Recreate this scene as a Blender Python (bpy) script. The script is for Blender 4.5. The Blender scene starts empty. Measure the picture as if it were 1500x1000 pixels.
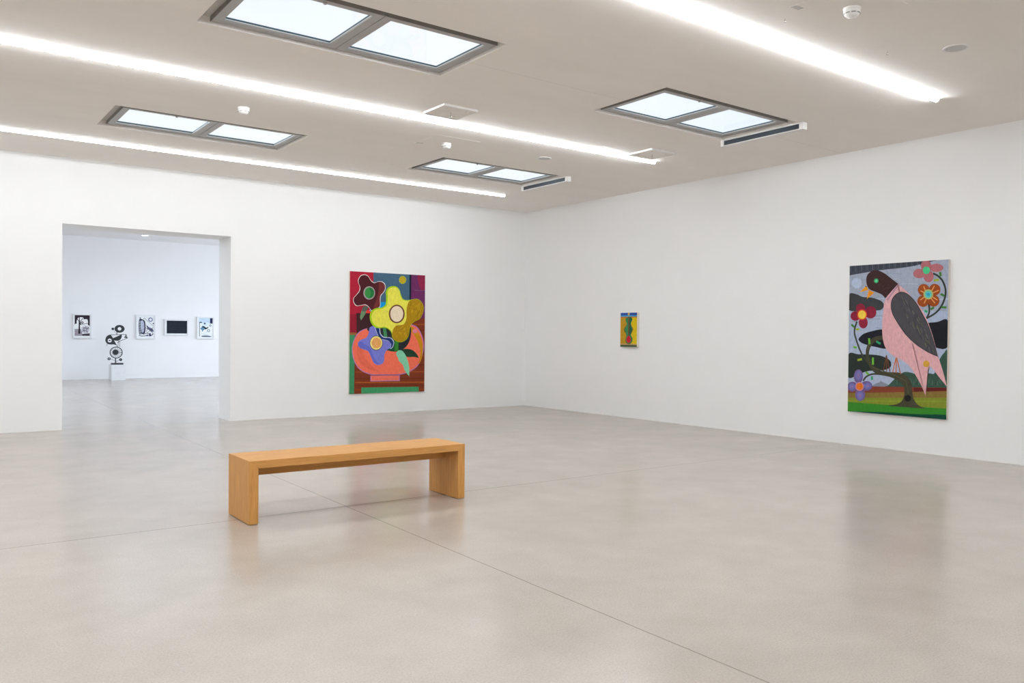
# Gallery room with paintings, oak bench and roof lights
WALL = (.85,.85,.85); WALL2 = (.865,.855,.872); CEIL = (.87,.835,.79); FLOOR = (.438,.385,.338)
FSPEC = .5; FR0, FR1 = .20, .28; FBUMP = .02
WD = (.565,.28,.078)
LEDC = (.945,1,1.045); LED = 74
SKYA = (.82,.91,1.0); SKYB = (.97,.99,1.0); SKYS = 1.1
FARP = 64; FARW = 700
EXPO = 0.0
import bpy, bmesh, math, random
from mathutils import Vector, Matrix
random.seed(5)
COL = bpy.context.scene.collection
def lin(c):
    return tuple(((v/255)/12.92 if v/255 <= .04045 else ((v/255+.055)/1.055)**2.4) for v in c)
# ---------------------------------------------------------------- camera-independent room dimensions (metres)
H = 3.535            # ceiling of the main room
XR, YB = 9.175, 12.311   # right wall, back wall
XL, YF = -5.0, -4.5      # left and front walls (behind the camera)
YB2 = 12.862         # far face of the back wall
Y3, H3 = 25.07, 3.83     # next room
X3L, X3R = -4.0, 13.0
# ---------------------------------------------------------------- helpers
def link(name, bm, mats, parent=None, loc=(0,0,0), rot=(0,0,0), smooth=False, bevel=0):
    me = bpy.data.meshes.new(name)
    bmesh.ops.recalc_face_normals(bm, faces=bm.faces[:])
    if smooth:
        for f in bm.faces: f.smooth = True
    bm.to_mesh(me); bm.free()
    if not isinstance(mats, (list, tuple)): mats = [mats]
    for m in mats: me.materials.append(m)
    o = bpy.data.objects.new(name, me); COL.objects.link(o)
    o.location = loc; o.rotation_euler = rot
    if parent: o.parent = parent
    if bevel:
        md = o.modifiers.new('bevel', 'BEVEL'); md.width = bevel; md.segments = 2; md.limit_method = 'ANGLE'
    return o
def tag(o, label, cat, group=None):
    o['label'] = label; o['category'] = cat
    if group: o['group'] = group
    return o
def struct(o): o['kind'] = 'structure'; return o
def empty(name, loc, rz=0):
    o = bpy.data.objects.new(name, None); COL.objects.link(o); o.location = loc; o.rotation_euler = (0,0,rz)
    o.empty_display_size = .1
    return o
def box(bm, x0,x1,y0,y1,z0,z1, mi=0):
    v = [bm.verts.new(p) for p in ((x0,y0,z0),(x1,y0,z0),(x1,y1,z0),(x0,y1,z0),(x0,y0,z1),(x1,y0,z1),(x1,y1,z1),(x0,y1,z1))]
    for idx in ((0,3,2,1),(4,5,6,7),(0,1,5,4),(1,2,6,5),(2,3,7,6),(3,0,4,7)):
        f = bm.faces.new([v[i] for i in idx]); f.material_index = mi
def bxm(*a):
    bm = bmesh.new(); box(bm, *a); return bm
def prism(bm, pts, axis, a, b, mi=0):
    """polygon in the two other axes, extruded along axis from a to b"""
    def P(u, v, w):
        return {'x':(w,u,v),'y':(u,w,v),'z':(u,v,w)}[axis]
    A = [bm.verts.new(P(u,v,a)) for u,v in pts]; B = [bm.verts.new(P(u,v,b)) for u,v in pts]
    bm.faces.new(A).material_index = mi; bm.faces.new(B[::-1]).material_index = mi
    n = len(pts)
    for i in range(n):
        bm.faces.new((A[i],B[i],B[(i+1)%n],A[(i+1)%n])).material_index = mi
def ring(bm, cx, cy, z0, z1, r0, r1, n=40, axis='z', mi=0):
    """annulus (or disc when r0 is 0) extruded along axis"""
    def P(u, v, w):
        return {'x':(w,u,v),'y':(u,w,v),'z':(u,v,w)}[axis]
    if r0 == 0:
        prism(bm, [(cx+r1*math.cos(2*math.pi*i/n), cy+r1*math.sin(2*math.pi*i/n)) for i in range(n)], axis, z0, z1, mi); return
    L = [[bm.verts.new(P(cx+r*math.cos(2*math.pi*i/n), cy+r*math.sin(2*math.pi*i/n), w)) for i in range(n)] for r,w in ((r0,z0),(r1,z0),(r1,z1),(r0,z1))]
    for k in range(4):
        a, b = L[k], L[(k+1)%4]
        for i in range(n): bm.faces.new((a[i],a[(i+1)%n],b[(i+1)%n],b[i])).material_index = mi
def lathe(bm, prof, n=32, mi=0):
    """profile (r, z) turned round the z axis"""
    L = []
    for r,z in prof:
        L.append([bm.verts.new((r*math.cos(2*math.pi*i/n), r*math.sin(2*math.pi*i/n), z)) for i in range(n)] if r > 1e-6 else [bm.verts.new((0,0,z))])
    for a, b in zip(L, L[1:]):
        for i in range(n):
            j = (i+1)%n
            vs = [a[i%len(a)], a[j%len(a)], b[j%len(b)], b[i%len(b)]]
            u = []
            for v in vs:
                if v not in u: u.append(v)
            if len(u) > 2: bm.faces.new(u).material_index = mi
def tube(bm, pts, r, n=8, mi=0):
    pts = [Vector(p) for p in pts]; L = []
    for i, p in enumerate(pts):
        d = (pts[min(i+1,len(pts)-1)]-pts[max(i-1,0)]).normalized()
        up = Vector((0,0,1)) if abs(d.z) < .9 else Vector((1,0,0))
        s = d.cross(up).normalized(); t = s.cross(d)
        L.append([bm.verts.new(p + r*(math.cos(2*math.pi*k/n)*s+math.sin(2*math.pi*k/n)*t)) for k in range(n)])
    for a, b in zip(L, L[1:]):
        for k in range(n): bm.faces.new((a[k],a[(k+1)%n],b[(k+1)%n],b[k])).material_index = mi
    bm.faces.new(L[0]); bm.faces.new(L[-1][::-1])
def slab(us, vs, holes, axis, a, b):
    """flat slab us[0]..us[-1] x vs[0]..vs[-1] with rectangular holes, thickness a..b along axis"""
    U = sorted(set([us[0],us[1]]+[h[0] for h in holes]+[h[1] for h in holes]))
    V = sorted(set([vs[0],vs[1]]+[h[2] for h in holes]+[h[3] for h in holes]))
    U = [u for u in U if us[0] <= u <= us[1]]; V = [v for v in V if vs[0] <= v <= vs[1]]
    bm = bmesh.new(); vert = {}
    def P(u, v, w):
        k = (u,v,w)
        if k not in vert: vert[k] = bm.verts.new({'x':(w,u,v),'y':(u,w,v),'z':(u,v,w)}[axis])
        return vert[k]
    def solid(i, j):
        if not (0 <= i < len(U)-1 and 0 <= j < len(V)-1): return False
        cu, cv = (U[i]+U[i+1])/2, (V[j]+V[j+1])/2
        return not any(h[0] < cu < h[1] and h[2] < cv < h[3] for h in holes)
    for i in range(len(U)-1):
        for j in range(len(V)-1):
            if not solid(i,j): continue
            u0,u1,v0,v1 = U[i],U[i+1],V[j],V[j+1]
            for w in (a,b): bm.faces.new((P(u0,v0,w),P(u1,v0,w),P(u1,v1,w),P(u0,v1,w)))
            for (di,dj,e) in ((-1,0,((u0,v0),(u0,v1))),(1,0,((u1,v0),(u1,v1))),(0,-1,((u0,v0),(u1,v0))),(0,1,((u0,v1),(u1,v1)))):
                if not solid(i+di,j+dj):
                    (p,q),(r,s) = e; bm.faces.new((P(p,q,a),P(r,s,a),P(r,s,b),P(p,q,b)))
    return bm
# ---------------------------------------------------------------- materials
class NT:
    def __init__(s, name):
        s.m = bpy.data.materials.new(name); s.m.use_nodes = True; s.t = s.m.node_tree
        s.t.nodes.clear(); s.out = s.n('ShaderNodeOutputMaterial')
    def n(s, k, **kw):
        x = s.t.nodes.new(k)
        for a, v in kw.items(): setattr(x, a, v)
        return x
    def l(s, a, b): s.t.links.new(a, b)
    def pr(s, col=None, rough=.5, metal=0, spec=.5, coat=0):
        b = s.n('ShaderNodeBsdfPrincipled'); b.inputs['Roughness'].default_value = rough
        b.inputs['Metallic'].default_value = metal; b.inputs['Specular IOR Level'].default_value = spec
        b.inputs['Coat Weight'].default_value = coat
        if col: b.inputs['Base Color'].default_value = (*col, 1)
        s.l(b.outputs[0], s.out.inputs[0]); s.b = b; return b
    def coord(s, scale=(1,1,1), rot=(0,0,0)):
        c = s.n('ShaderNodeTexCoord'); m = s.n('ShaderNodeMapping'); m.inputs['Scale'].default_value = scale
        m.inputs['Rotation'].default_value = rot
        s.l(c.outputs['Object'], m.inputs[0]); return m.outputs[0]
    def noise(s, vec, scale=5, detail=3, rough=.5):
        x = s.n('ShaderNodeTexNoise'); x.inputs['Scale'].default_value = scale; x.inputs['Detail'].default_value = detail
        x.inputs['Roughness'].default_value = rough; s.l(vec, x.inputs['Vector']); return x.outputs[0]
    def ramp(s, fac, stops):
        r = s.n('ShaderNodeValToRGB'); e = r.color_ramp.elements
        while len(e) < len(stops): e.new(.5)
        for x, (p, c) in zip(e, stops): x.position = p; x.color = (*c, 1)
        s.l(fac, r.inputs[0]); return r.outputs[0]
    def math(s, op, a, b=None, c=None):
        x = s.n('ShaderNodeMath', operation=op)
        for i, v in enumerate((a,b,c)):
            if v is None: continue
            if isinstance(v, (int,float)): x.inputs[i].default_value = v
            else: s.l(v, x.inputs[i])
        return x.outputs[0]
    def mixc(s, fac, a, b, mode='MIX'):
        x = s.n('ShaderNodeMix', data_type='RGBA', blend_type=mode)
        for i, v in ((0,fac),(6,a),(7,b)):
            if isinstance(v, (int,float)): x.inputs[i].default_value = v
            elif isinstance(v, tuple): x.inputs[i].default_value = (*v,1) if len(v)==3 else v
            else: s.l(v, x.inputs[i])
        return x.outputs[2]
    def bump(s, h, strength=.1, dist=.01):
        x = s.n('ShaderNodeBump'); x.inputs['Strength'].default_value = strength; x.inputs['Distance'].default_value = dist
        s.l(h, x.inputs['Height']); s.l(x.outputs[0], s.b.inputs['Normal'])
def plain(name, rgb, rough=.5, metal=0, spec=.5, var=.04, scale=8):
    t = NT(name); t.pr(rough=rough, metal=metal, spec=spec); c = tuple(rgb)
    v = t.noise(t.coord(), scale, 3)
    t.l(t.ramp(v, [(.3, tuple(x*(1-var) for x in c)), (.7, tuple(min(1,x*(1+var)) for x in c))]), t.b.inputs['Base Color'])
    return t.m
def plaster(name, rgb, sc=1.3, var=.012, line=None, stretch=(1,1,1), rough=.75):
    t = NT(name); t.pr(rough=rough, spec=.25)
    v = t.noise(t.coord(stretch), sc, 5, .6); f = t.noise(t.coord(), 60, 3)
    col = t.ramp(v, [(.3, tuple(x*(1-var) for x in rgb)), (.7, tuple(x*(1+var) for x in rgb))])
    if line:      # hairline joints in the ceiling boards
        sx = t.n('ShaderNodeSeparateXYZ'); t.l(t.coord(), sx.inputs[0])
        for y in line:
            d = t.math('ABSOLUTE', t.math('SUBTRACT', sx.outputs[1], y)); k = t.math('LESS_THAN', d, .0035)
            col = t.mixc(t.math('MULTIPLY', k, .35), col, tuple(x*.55 for x in rgb))
    t.l(col, t.b.inputs['Base Color']); t.bump(f, .05, .002)
    return t.m
M = {}
M['wall'] = plaster('wall_paint', WALL)
M['wall2'] = plaster('wall_paint_next_room', WALL2)
M['ceil'] = plaster('ceiling_plaster', CEIL, 1.2, .025, line=(5.86,), stretch=(.6,1.6,1))
M['ceil2'] = plaster('ceiling_plaster_next_room', WALL2)
# polished screed floor with saw-cut joints
t = NT('polished_screed'); t.pr(spec=FSPEC)
c = t.coord()
big = t.noise(c, .55, 4, .6); mid = t.noise(c, 3.2, 4, .6); fine = t.noise(c, 110, 3, .7); sp = t.noise(c, 420, 1, .5)
col = t.ramp(big, [(.3, tuple(x*.95 for x in FLOOR)), (.7, tuple(x*1.05 for x in FLOOR))])
col = t.mixc(1.0, col, t.ramp(mid, [(.3,(.95,.95,.95)),(.7,(1.04,1.04,1.04))]), 'MULTIPLY')
col = t.mixc(1.0, col, t.ramp(fine, [(.34,(.9,.9,.9)),(.5,(1,1,1)),(.66,(1.07,1.07,1.07))]), 'MULTIPLY')
col = t.mixc(1.0, col, t.ramp(sp, [(.36,(.8,.79,.78)),(.44,(1,1,1))]), 'MULTIPLY')
sx = t.n('ShaderNodeSeparateXYZ'); t.l(c, sx.inputs[0])
w = t.math('MULTIPLY', t.math('SUBTRACT', mid, .5), .01)
k1 = t.math('LESS_THAN', t.math('ABSOLUTE', t.math('ADD', w, t.math('SUBTRACT', sx.outputs[1], 5.77))), .005)
# the second joint runs very slightly askew to the room
k2 = t.math('LESS_THAN', t.math('ABSOLUTE', t.math('ADD', w, t.math('SUBTRACT', sx.outputs[0], t.math('MULTIPLY_ADD', sx.outputs[1], .0205, 2.537)))), .004)
kk = t.math('MAXIMUM', k1, k2)
col = t.mixc(t.math('MULTIPLY', kk, .65), col, tuple(x*.35 for x in FLOOR))
t.l(col, t.b.inputs['Base Color'])
rr = t.math('MULTIPLY_ADD', t.noise(c, 1.1, 4, .6), .16, .135)
t.l(rr, t.b.inputs['Roughness'])
t.bump(t.noise(c, 26, 3), FBUMP, .0015)
M['floor'] = t.m
def wood(name, stretch):
    t = NT(name); t.pr(rough=.5, spec=.28)
    c = t.coord(stretch)
    a = t.noise(c, 1.0, 6, .65); b = t.noise(c, 3.0, 4, .6)
    col = t.ramp(a, [(.25,(WD[0]*.83,WD[1]*.79,WD[2]*.74)),(.5,WD),(.75,(WD[0]*1.12,WD[1]*1.14,WD[2]*1.18))])
    col = t.mixc(1.0, col, t.ramp(b, [(.4,(.88,.86,.84)),(.55,(1.02,1.02,1.02))]), 'MULTIPLY')
    t.l(col, t.b.inputs['Base Color']); t.bump(b, .06, .001)
    return t.m
M['oak_x'] = wood('oak_grain_lengthwise', (2.2, 45, 45))
M['oak_z'] = wood('oak_grain_upright', (45, 45, 2.2))
M['frame'] = plain('grey_aluminium', (.41,.41,.41), .45, .0)
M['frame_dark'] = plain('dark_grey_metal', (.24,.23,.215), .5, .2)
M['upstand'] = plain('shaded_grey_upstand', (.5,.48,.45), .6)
M['black'] = plain('black_void', (.008,.008,.008), .7)
M['seal'] = plain('blue_grey_spacer', (.035,.09,.14), .4)
M['white'] = plain('white_lacquer', (.8,.79,.77), .4)
M['whitefr'] = plain('white_frame_lacquer', (.76,.77,.79), .4)
M['mat'] = plain('white_passepartout', (.8,.82,.85), .6)
M['blackmetal'] = plain('black_steel', (.012,.015,.022), .45)
M['canvas_edge'] = plain('raw_canvas_edge', (.72,.66,.58), .8)
M['grille'] = plain("grey_speaker_grille", (.58,.57,.56), .6)
M['chrome'] = plain('chrome', (.7,.7,.7), .2, 1)
M['slot'] = plain('dark_blind_fabric', (.022,.032,.045), .35)
t = NT('window_glass')
tr = t.n('ShaderNodeBsdfTransparent'); tr.inputs[0].default_value = (.97,.985,.99,1)
gl = t.n('ShaderNodeBsdfGlossy'); gl.inputs['Roughness'].default_value = .03
mx = t.n('ShaderNodeMixShader'); mx.inputs[0].default_value = .04
t.l(tr.outputs[0], mx.inputs[1]); t.l(gl.outputs[0], mx.inputs[2]); t.l(mx.outputs[0], t.out.inputs[0]); M['glass'] = t.m
def emis(name, col, s):
    t = NT(name); e = t.n('ShaderNodeEmission'); e.inputs[0].default_value = (*col,1); e.inputs[1].default_value = s
    t.l(e.outputs[0], t.out.inputs[0]); return t.m
M['led'] = emis('lit_opal_diffuser', LEDC, LED); M['led_dim'] = emis('lit_opal_diffuser_dimmed', LEDC, LED*.36)
M['ledcool'] = emis('lit_opal_diffuser_cool', (.9,.96,1), 5)
PC = {}
def paint(rgb, gain):
    k = (rgb, gain)
    if k not in PC:
        t = NT('oil_paint_%02x%02x%02x' % rgb); t.pr(rough=.6, spec=.15)
        c = tuple(min(.9, v*gain) for v in lin(rgb))
        n = t.noise(t.coord((1,1,.45)), 38, 4, .65)
        t.l(t.ramp(n, [(.3, tuple(x*.86 for x in c)), (.7, tuple(min(.92,x*1.14) for x in c))]), t.b.inputs['Base Color'])
        PC[k] = t.m
    return PC[k]
M['ledcool2'] = emis('lit_opal_diffuser_next_room', (.95,.98,1), 12)
ART_FLOWERS=[('P',(168,30,52),[(0,1945),(407,1945),(407,943),(0,941)],0),('P',(140,25,45),[(0,1265),(125,1268),(125,942),(0,941)],0),('P',(66,98,122),[(407,1945),(1068,1945),(1068,1060),(407,1053)],0),('P',(20,28,45),[(1064,1945),(1098,1945),(1098,1173),(1064,1173)],0),('P',(104,42,92),[(1098,1945),(1360,1945),(1360,1224),(1098,1219)],0),('S',(140,36,70),[(1216,1937),(1360,1945),(1360,1717),(1268,1712)],0),('P',(110,80,110),[(1158,1691),(1360,1696),(1360,1687),(1158,1682)],0),('P',(122,52,28),[(1075,1191),(1360,1196),(1360,0),(0,0),(0,798),(1075,798)],0),('P',(150,75,35),[(1075,1121),(1360,1135),(1360,1115),(1075,1104)],0),('P',(105,40,22),[(1075,1022),(1360,1035),(1360,1014),(1075,1004)],0),('P',(140,60,30),[(99,607),(1360,606),(1360,585),(99,590)],0),('P',(98,38,22),[(99,464),(1360,454),(1360,434),(99,447)],0),('P',(150,72,30),[(99,356),(1360,341),(1360,321),(99,339)],0),('P',(104,44,24),[(99,249),(1360,227),(1360,207),(99,232)],0),('P',(165,85,30),[(99,189),(1360,164),(1360,144),(99,172)],0),('P',(112,46,24),[(99,141),(1360,114),(1360,94),(99,124)],0),('P',(140,62,30),[(99,77),(1360,46),(1360,25),(99,60)],0),('P',(150,92,52),[(0,974),(151,975),(151,930),(0,929)],0),('P',(62,140,96),[(0,936),(91,937),(83,0),(0,0)],0),('P',(62,150,98),[(209,97),(1251,81),(1251,0),(209,0)],0),('P',(58,30,34),[(113,1284),(474,1291),(474,933),(125,931)],0),('P',(78,34,40),[(149,1269),(163,1269),(170,942),(158,942)],0),('P',(225,60,50),[(268,1325),(413,1351),(413,1290),(280,1287)],0),('P',(10,150,215),[(541,1472),(646,1475),(646,1384),(523,1381)],0),('P',(10,130,200),[(334,1338),(383,1372),(383,1306)],0),('S',(176,120,180),[(523,1078),(296,1046),(151,978),(68,846),(42,703),(73,536),(177,386),(375,300),(631,290),(893,289),(1089,337),(1245,447),(1331,647),(1337,848),(1245,1048),(1103,1121),(851,1118)],0),('S',(243,112,86),[(523,1066),(304,1037),(162,968),(81,841),(55,703),(86,540),(188,395),(383,312),(631,302),(887,301),(1080,350),(1234,457),(1317,647),(1323,843),(1234,1035),(1097,1106),(851,1106)],0),('S',(226,104,80),[(151,798),(125,655),(190,486),(336,388),(523,348),(362,460),(256,606),(217,750)],0),('S',(196,134,14),[(1104,1085),(1218,999),(1297,874),(1324,711),(1307,560),(1246,454),(1268,560),(1275,686),(1232,824),(1154,948),(1097,1010)],0),('S',(215,120,142),[(1215,1009),(1209,991),(1194,978),(1172,974),(1151,978),(1135,991),(1130,1008),(1135,1026),(1151,1039),(1172,1044),(1194,1039),(1209,1026)],0),('P',(110,60,60),[(362,298),(895,291),(895,274),(362,281)],0),('P',(176,120,180),[(365,286),(895,279),(895,185),(365,192)],0),('P',(238,112,90),[(378,281),(881,274),(881,198),(378,203)],0),('S',(38,42,46),[(304,1044),(523,1085),(851,1118),(1075,1096),(1097,947),(1046,798),(948,704),(823,670),(686,685),(604,725),(389,943)],0),('P',(60,132,88),[(582,1054),(637,1055),(664,896),(604,896)],0),('S',(22,82,60),[(664,700),(727,773),(796,835),(801,680),(719,683)],0),('P',(52,128,44),[(801,896),(868,896),(868,682),(796,677)],0),('S',(30,58,40),[(884,679),(990,713),(1117,698),(1202,635),(1251,559),(1251,559),(1160,580),(1060,579),(990,599)],0),('S',(130,202,166),[(823,638),(873,689),(948,674),(1018,574),(1066,425),(1072,260),(1072,260),(990,351),(948,451),(879,514),(862,563)],0),('S',(104,134,98),[(238,1396),(316,1392),(292,1337),(268,1271),(196,1171),(196,1171),(178,1225),(196,1302)],0),('S',(84,92,80),[(238,1396),(316,1392),(283,1326),(208,1319)],0),('S',(226,220,216),[(143,1823),(184,1885),(256,1905),(316,1880),(365,1816),(425,1783),(486,1803),(560,1806),(615,1766),(624,1688),(584,1621),(544,1575),(533,1497),(527,1397),(450,1340),(377,1328),(328,1382),(268,1415),(190,1406),(113,1398),(64,1451),(60,1516),(107,1572),(158,1639),(167,1705),(143,1769)],0),('S',(74,26,32),[(150,1816),(189,1877),(259,1895),(317,1870),(363,1807),(420,1774),(479,1795),(551,1799),(605,1761),(613,1686),(573,1621),(533,1577),(524,1503),(520,1405),(446,1350),(375,1338),(328,1391),(271,1425),(196,1414),(120,1406),(72,1457),(70,1520),(118,1574),(169,1638),(176,1700),(151,1763)],0),('S',(112,46,46),[(508,1784),(572,1791),(609,1743),(607,1688),(572,1626),(533,1575),(523,1497),(518,1397),(413,1362),(450,1473),(486,1584),(504,1684)],0),('S',(152,146,144),[(437,1616),(424,1561),(386,1521),(334,1505),(283,1518),(246,1556),(232,1609),(246,1663),(283,1703),(334,1720),(386,1707),(424,1669)],0),('S',(52,136,66),[(417,1615),(406,1571),(377,1537),(337,1524),(297,1535),(268,1566),(257,1610),(268,1654),(297,1687),(337,1700),(377,1690),(406,1659)],0),('S',(34,112,60),[(337,1698),(413,1659),(411,1571),(340,1527),(365,1602)],0),('S',(168,172,44),[(1002,1852),(993,1819),(968,1794),(934,1784),(901,1791),(876,1814),(867,1846),(876,1879),(901,1904),(934,1914),(968,1907),(993,1884)],0),('S',(182,156,30),[(985,1851),(978,1826),(960,1807),(934,1800),(909,1805),(890,1823),(884,1847),(890,1872),(909,1891),(934,1899),(960,1893),(978,1876)],0),('S',(118,122,204),[(349,1059),(437,1084),(523,1053),(531,968),(590,900),(713,891),(774,835),(763,754),(664,700),(612,622),(604,505),(523,453),(429,483),(375,580),(322,678),(230,709),(156,750),(146,817),(204,865),(288,895),(330,967)],0),('S',(98,104,192),[(204,834),(256,798),(362,726),(421,580),(496,482),(523,460),(432,493),(381,585),(328,687),(230,719),(164,757),(156,810)],0),('S',(190,196,220),[(437,1084),(523,1061),(542,968),(604,910),(724,898),(785,835),(768,749),(719,714),(724,798),(658,847),(536,876),(477,956)],0),('S',(24,50,112),[(448,1074),(512,1051),(528,963),(593,898),(713,889),(771,827),(757,754),(724,729),(730,793),(664,852),(544,881),(485,961)],0),('S',(60,44,50),[(580,810),(564,750),(522,707),(464,691),(406,707),(364,751),(349,810),(364,869),(406,913),(464,929),(522,913),(564,870)],0),('S',(242,222,130),[(572,810),(557,755),(517,715),(464,701),(410,716),(371,756),(357,810),(371,865),(410,905),(464,919),(517,905),(557,865)],0),('S',(226,162,92),[(550,810),(539,766),(508,734),(466,723),(425,735),(395,767),(383,810),(395,854),(425,886),(466,898),(508,886),(539,854)],0),('S',(160,200,22),[(634,1578),(628,1644),(671,1712),(746,1740),(821,1735),(877,1686),(909,1598),(947,1537),(1023,1522),(1126,1537),(1216,1545),(1295,1496),(1334,1417),(1321,1314),(1268,1222),(1178,1175),(1100,1117),(1075,1037),(1055,936),(1011,868),(922,825),(821,839),(752,901),(739,967),(696,1023),(621,1056),(523,1049),(437,1065),(365,1141),(346,1239),(377,1328),(462,1374),(560,1387),(621,1433),(634,1500)],0),('S',(228,222,82),[(665,1579),(661,1640),(696,1697),(752,1718),(821,1720),(869,1675),(899,1586),(941,1523),(1023,1511),(1126,1525),(1216,1534),(1288,1490),(1323,1417),(1310,1314),(1262,1231),(1171,1184),(1087,1122),(1062,1043),(1043,935),(998,877),(922,836),(824,850),(762,906),(748,973),(702,1034),(621,1072),(523,1066),(456,1087),(395,1152),(377,1240),(407,1312),(474,1352),(572,1367),(646,1423),(665,1501)],0),('S',(168,130,14),[(1017,1398),(1036,1466),(1075,1515),(1139,1535),(1216,1539),(1292,1494),(1330,1417),(1318,1314),(1266,1225),(1175,1178),(1095,1119),(1071,1040),(1052,938),(1006,871),(922,829),(823,845),(757,904),(752,990),(789,1068),(858,1100),(934,1109),(985,1149),(1011,1229),(1011,1330)],0),('L',(205,168,40),[(962,1022),(985,1060)],6),('L',(120,92,10),[(1268,1474),(1286,1503)],6),('L',(190,150,24),[(894,1075),(916,1110)],6),('L',(205,168,40),[(1108,1326),(1132,1366)],6),('L',(120,92,10),[(924,1029),(945,1063)],6),('L',(190,150,24),[(1215,1390),(1232,1417)],6),('L',(205,168,40),[(980,1019),(998,1048)],6),('L',(120,92,10),[(1278,1251),(1304,1293)],6),('L',(190,150,24),[(997,1005),(1012,1030)],6),('L',(205,168,40),[(1180,1410),(1198,1439)],6),('L',(120,92,10),[(901,1026),(920,1057)],6),('L',(190,150,24),[(1258,1353),(1278,1384)],6),('L',(205,168,40),[(897,1039),(915,1067)],6),('L',(120,92,10),[(1058,1375),(1079,1408)],6),('L',(190,150,24),[(972,941),(998,984)],6),('L',(205,168,40),[(1208,1416),(1233,1456)],6),('L',(120,92,10),[(895,1068),(913,1098)],6),('L',(190,150,24),[(1095,1322),(1121,1363)],6),('L',(205,168,40),[(903,960),(918,985)],6),('L',(120,92,10),[(1087,1462),(1103,1488)],6),('L',(190,150,24),[(922,1043),(953,1093)],6),('L',(205,168,40),[(1175,1319),(1194,1350)],6),('L',(120,92,10),[(995,934),(1018,971)],6),('L',(190,150,24),[(1228,1333),(1259,1382)],6),('L',(205,168,40),[(875,969),(892,997)],6),('L',(120,92,10),[(1223,1300),(1255,1351)],6),('L',(190,150,24),[(920,1063),(942,1099)],6),('L',(205,168,40),[(1239,1379),(1262,1415)],6),('L',(120,92,10),[(828,1065),(857,1113)],6),('L',(190,150,24),[(1073,1393),(1088,1418)],6),('L',(205,168,40),[(967,950),(990,986)],6),('L',(120,92,10),[(1204,1255),(1226,1290)],6),('L',(190,150,24),[(798,1063),(828,1113)],6),('L',(205,168,40),[(1252,1462),(1271,1492)],6),('L',(120,92,10),[(1009,1013),(1025,1037)],6),('L',(190,150,24),[(1111,1309),(1128,1337)],6),('L',(205,168,40),[(996,934),(1016,967)],6),('L',(120,92,10),[(1072,1419),(1093,1454)],6),('L',(190,150,24),[(822,903),(849,947)],6),('L',(205,168,40),[(1131,1449),(1149,1479)],6),('L',(120,92,10),[(1027,940),(1050,976)],6),('L',(190,150,24),[(1251,1278),(1267,1303)],6),('L',(205,168,40),[(993,910),(1013,941)],6),('L',(120,92,10),[(1147,1362),(1163,1388)],6),('L',(190,150,24),[(918,924),(936,953)],6),('L',(205,168,40),[(1230,1416),(1261,1466)],6),('S',(108,66,48),[(977,1290),(958,1213),(904,1156),(831,1135),(758,1154),(705,1209),(686,1284),(705,1360),(758,1417),(831,1439),(904,1421),(958,1366)],0),('S',(242,218,190),[(950,1289),(934,1224),(890,1176),(831,1157),(772,1174),(729,1221),(713,1285),(729,1350),(772,1398),(831,1417),(890,1401),(934,1354)],0)]
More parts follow.
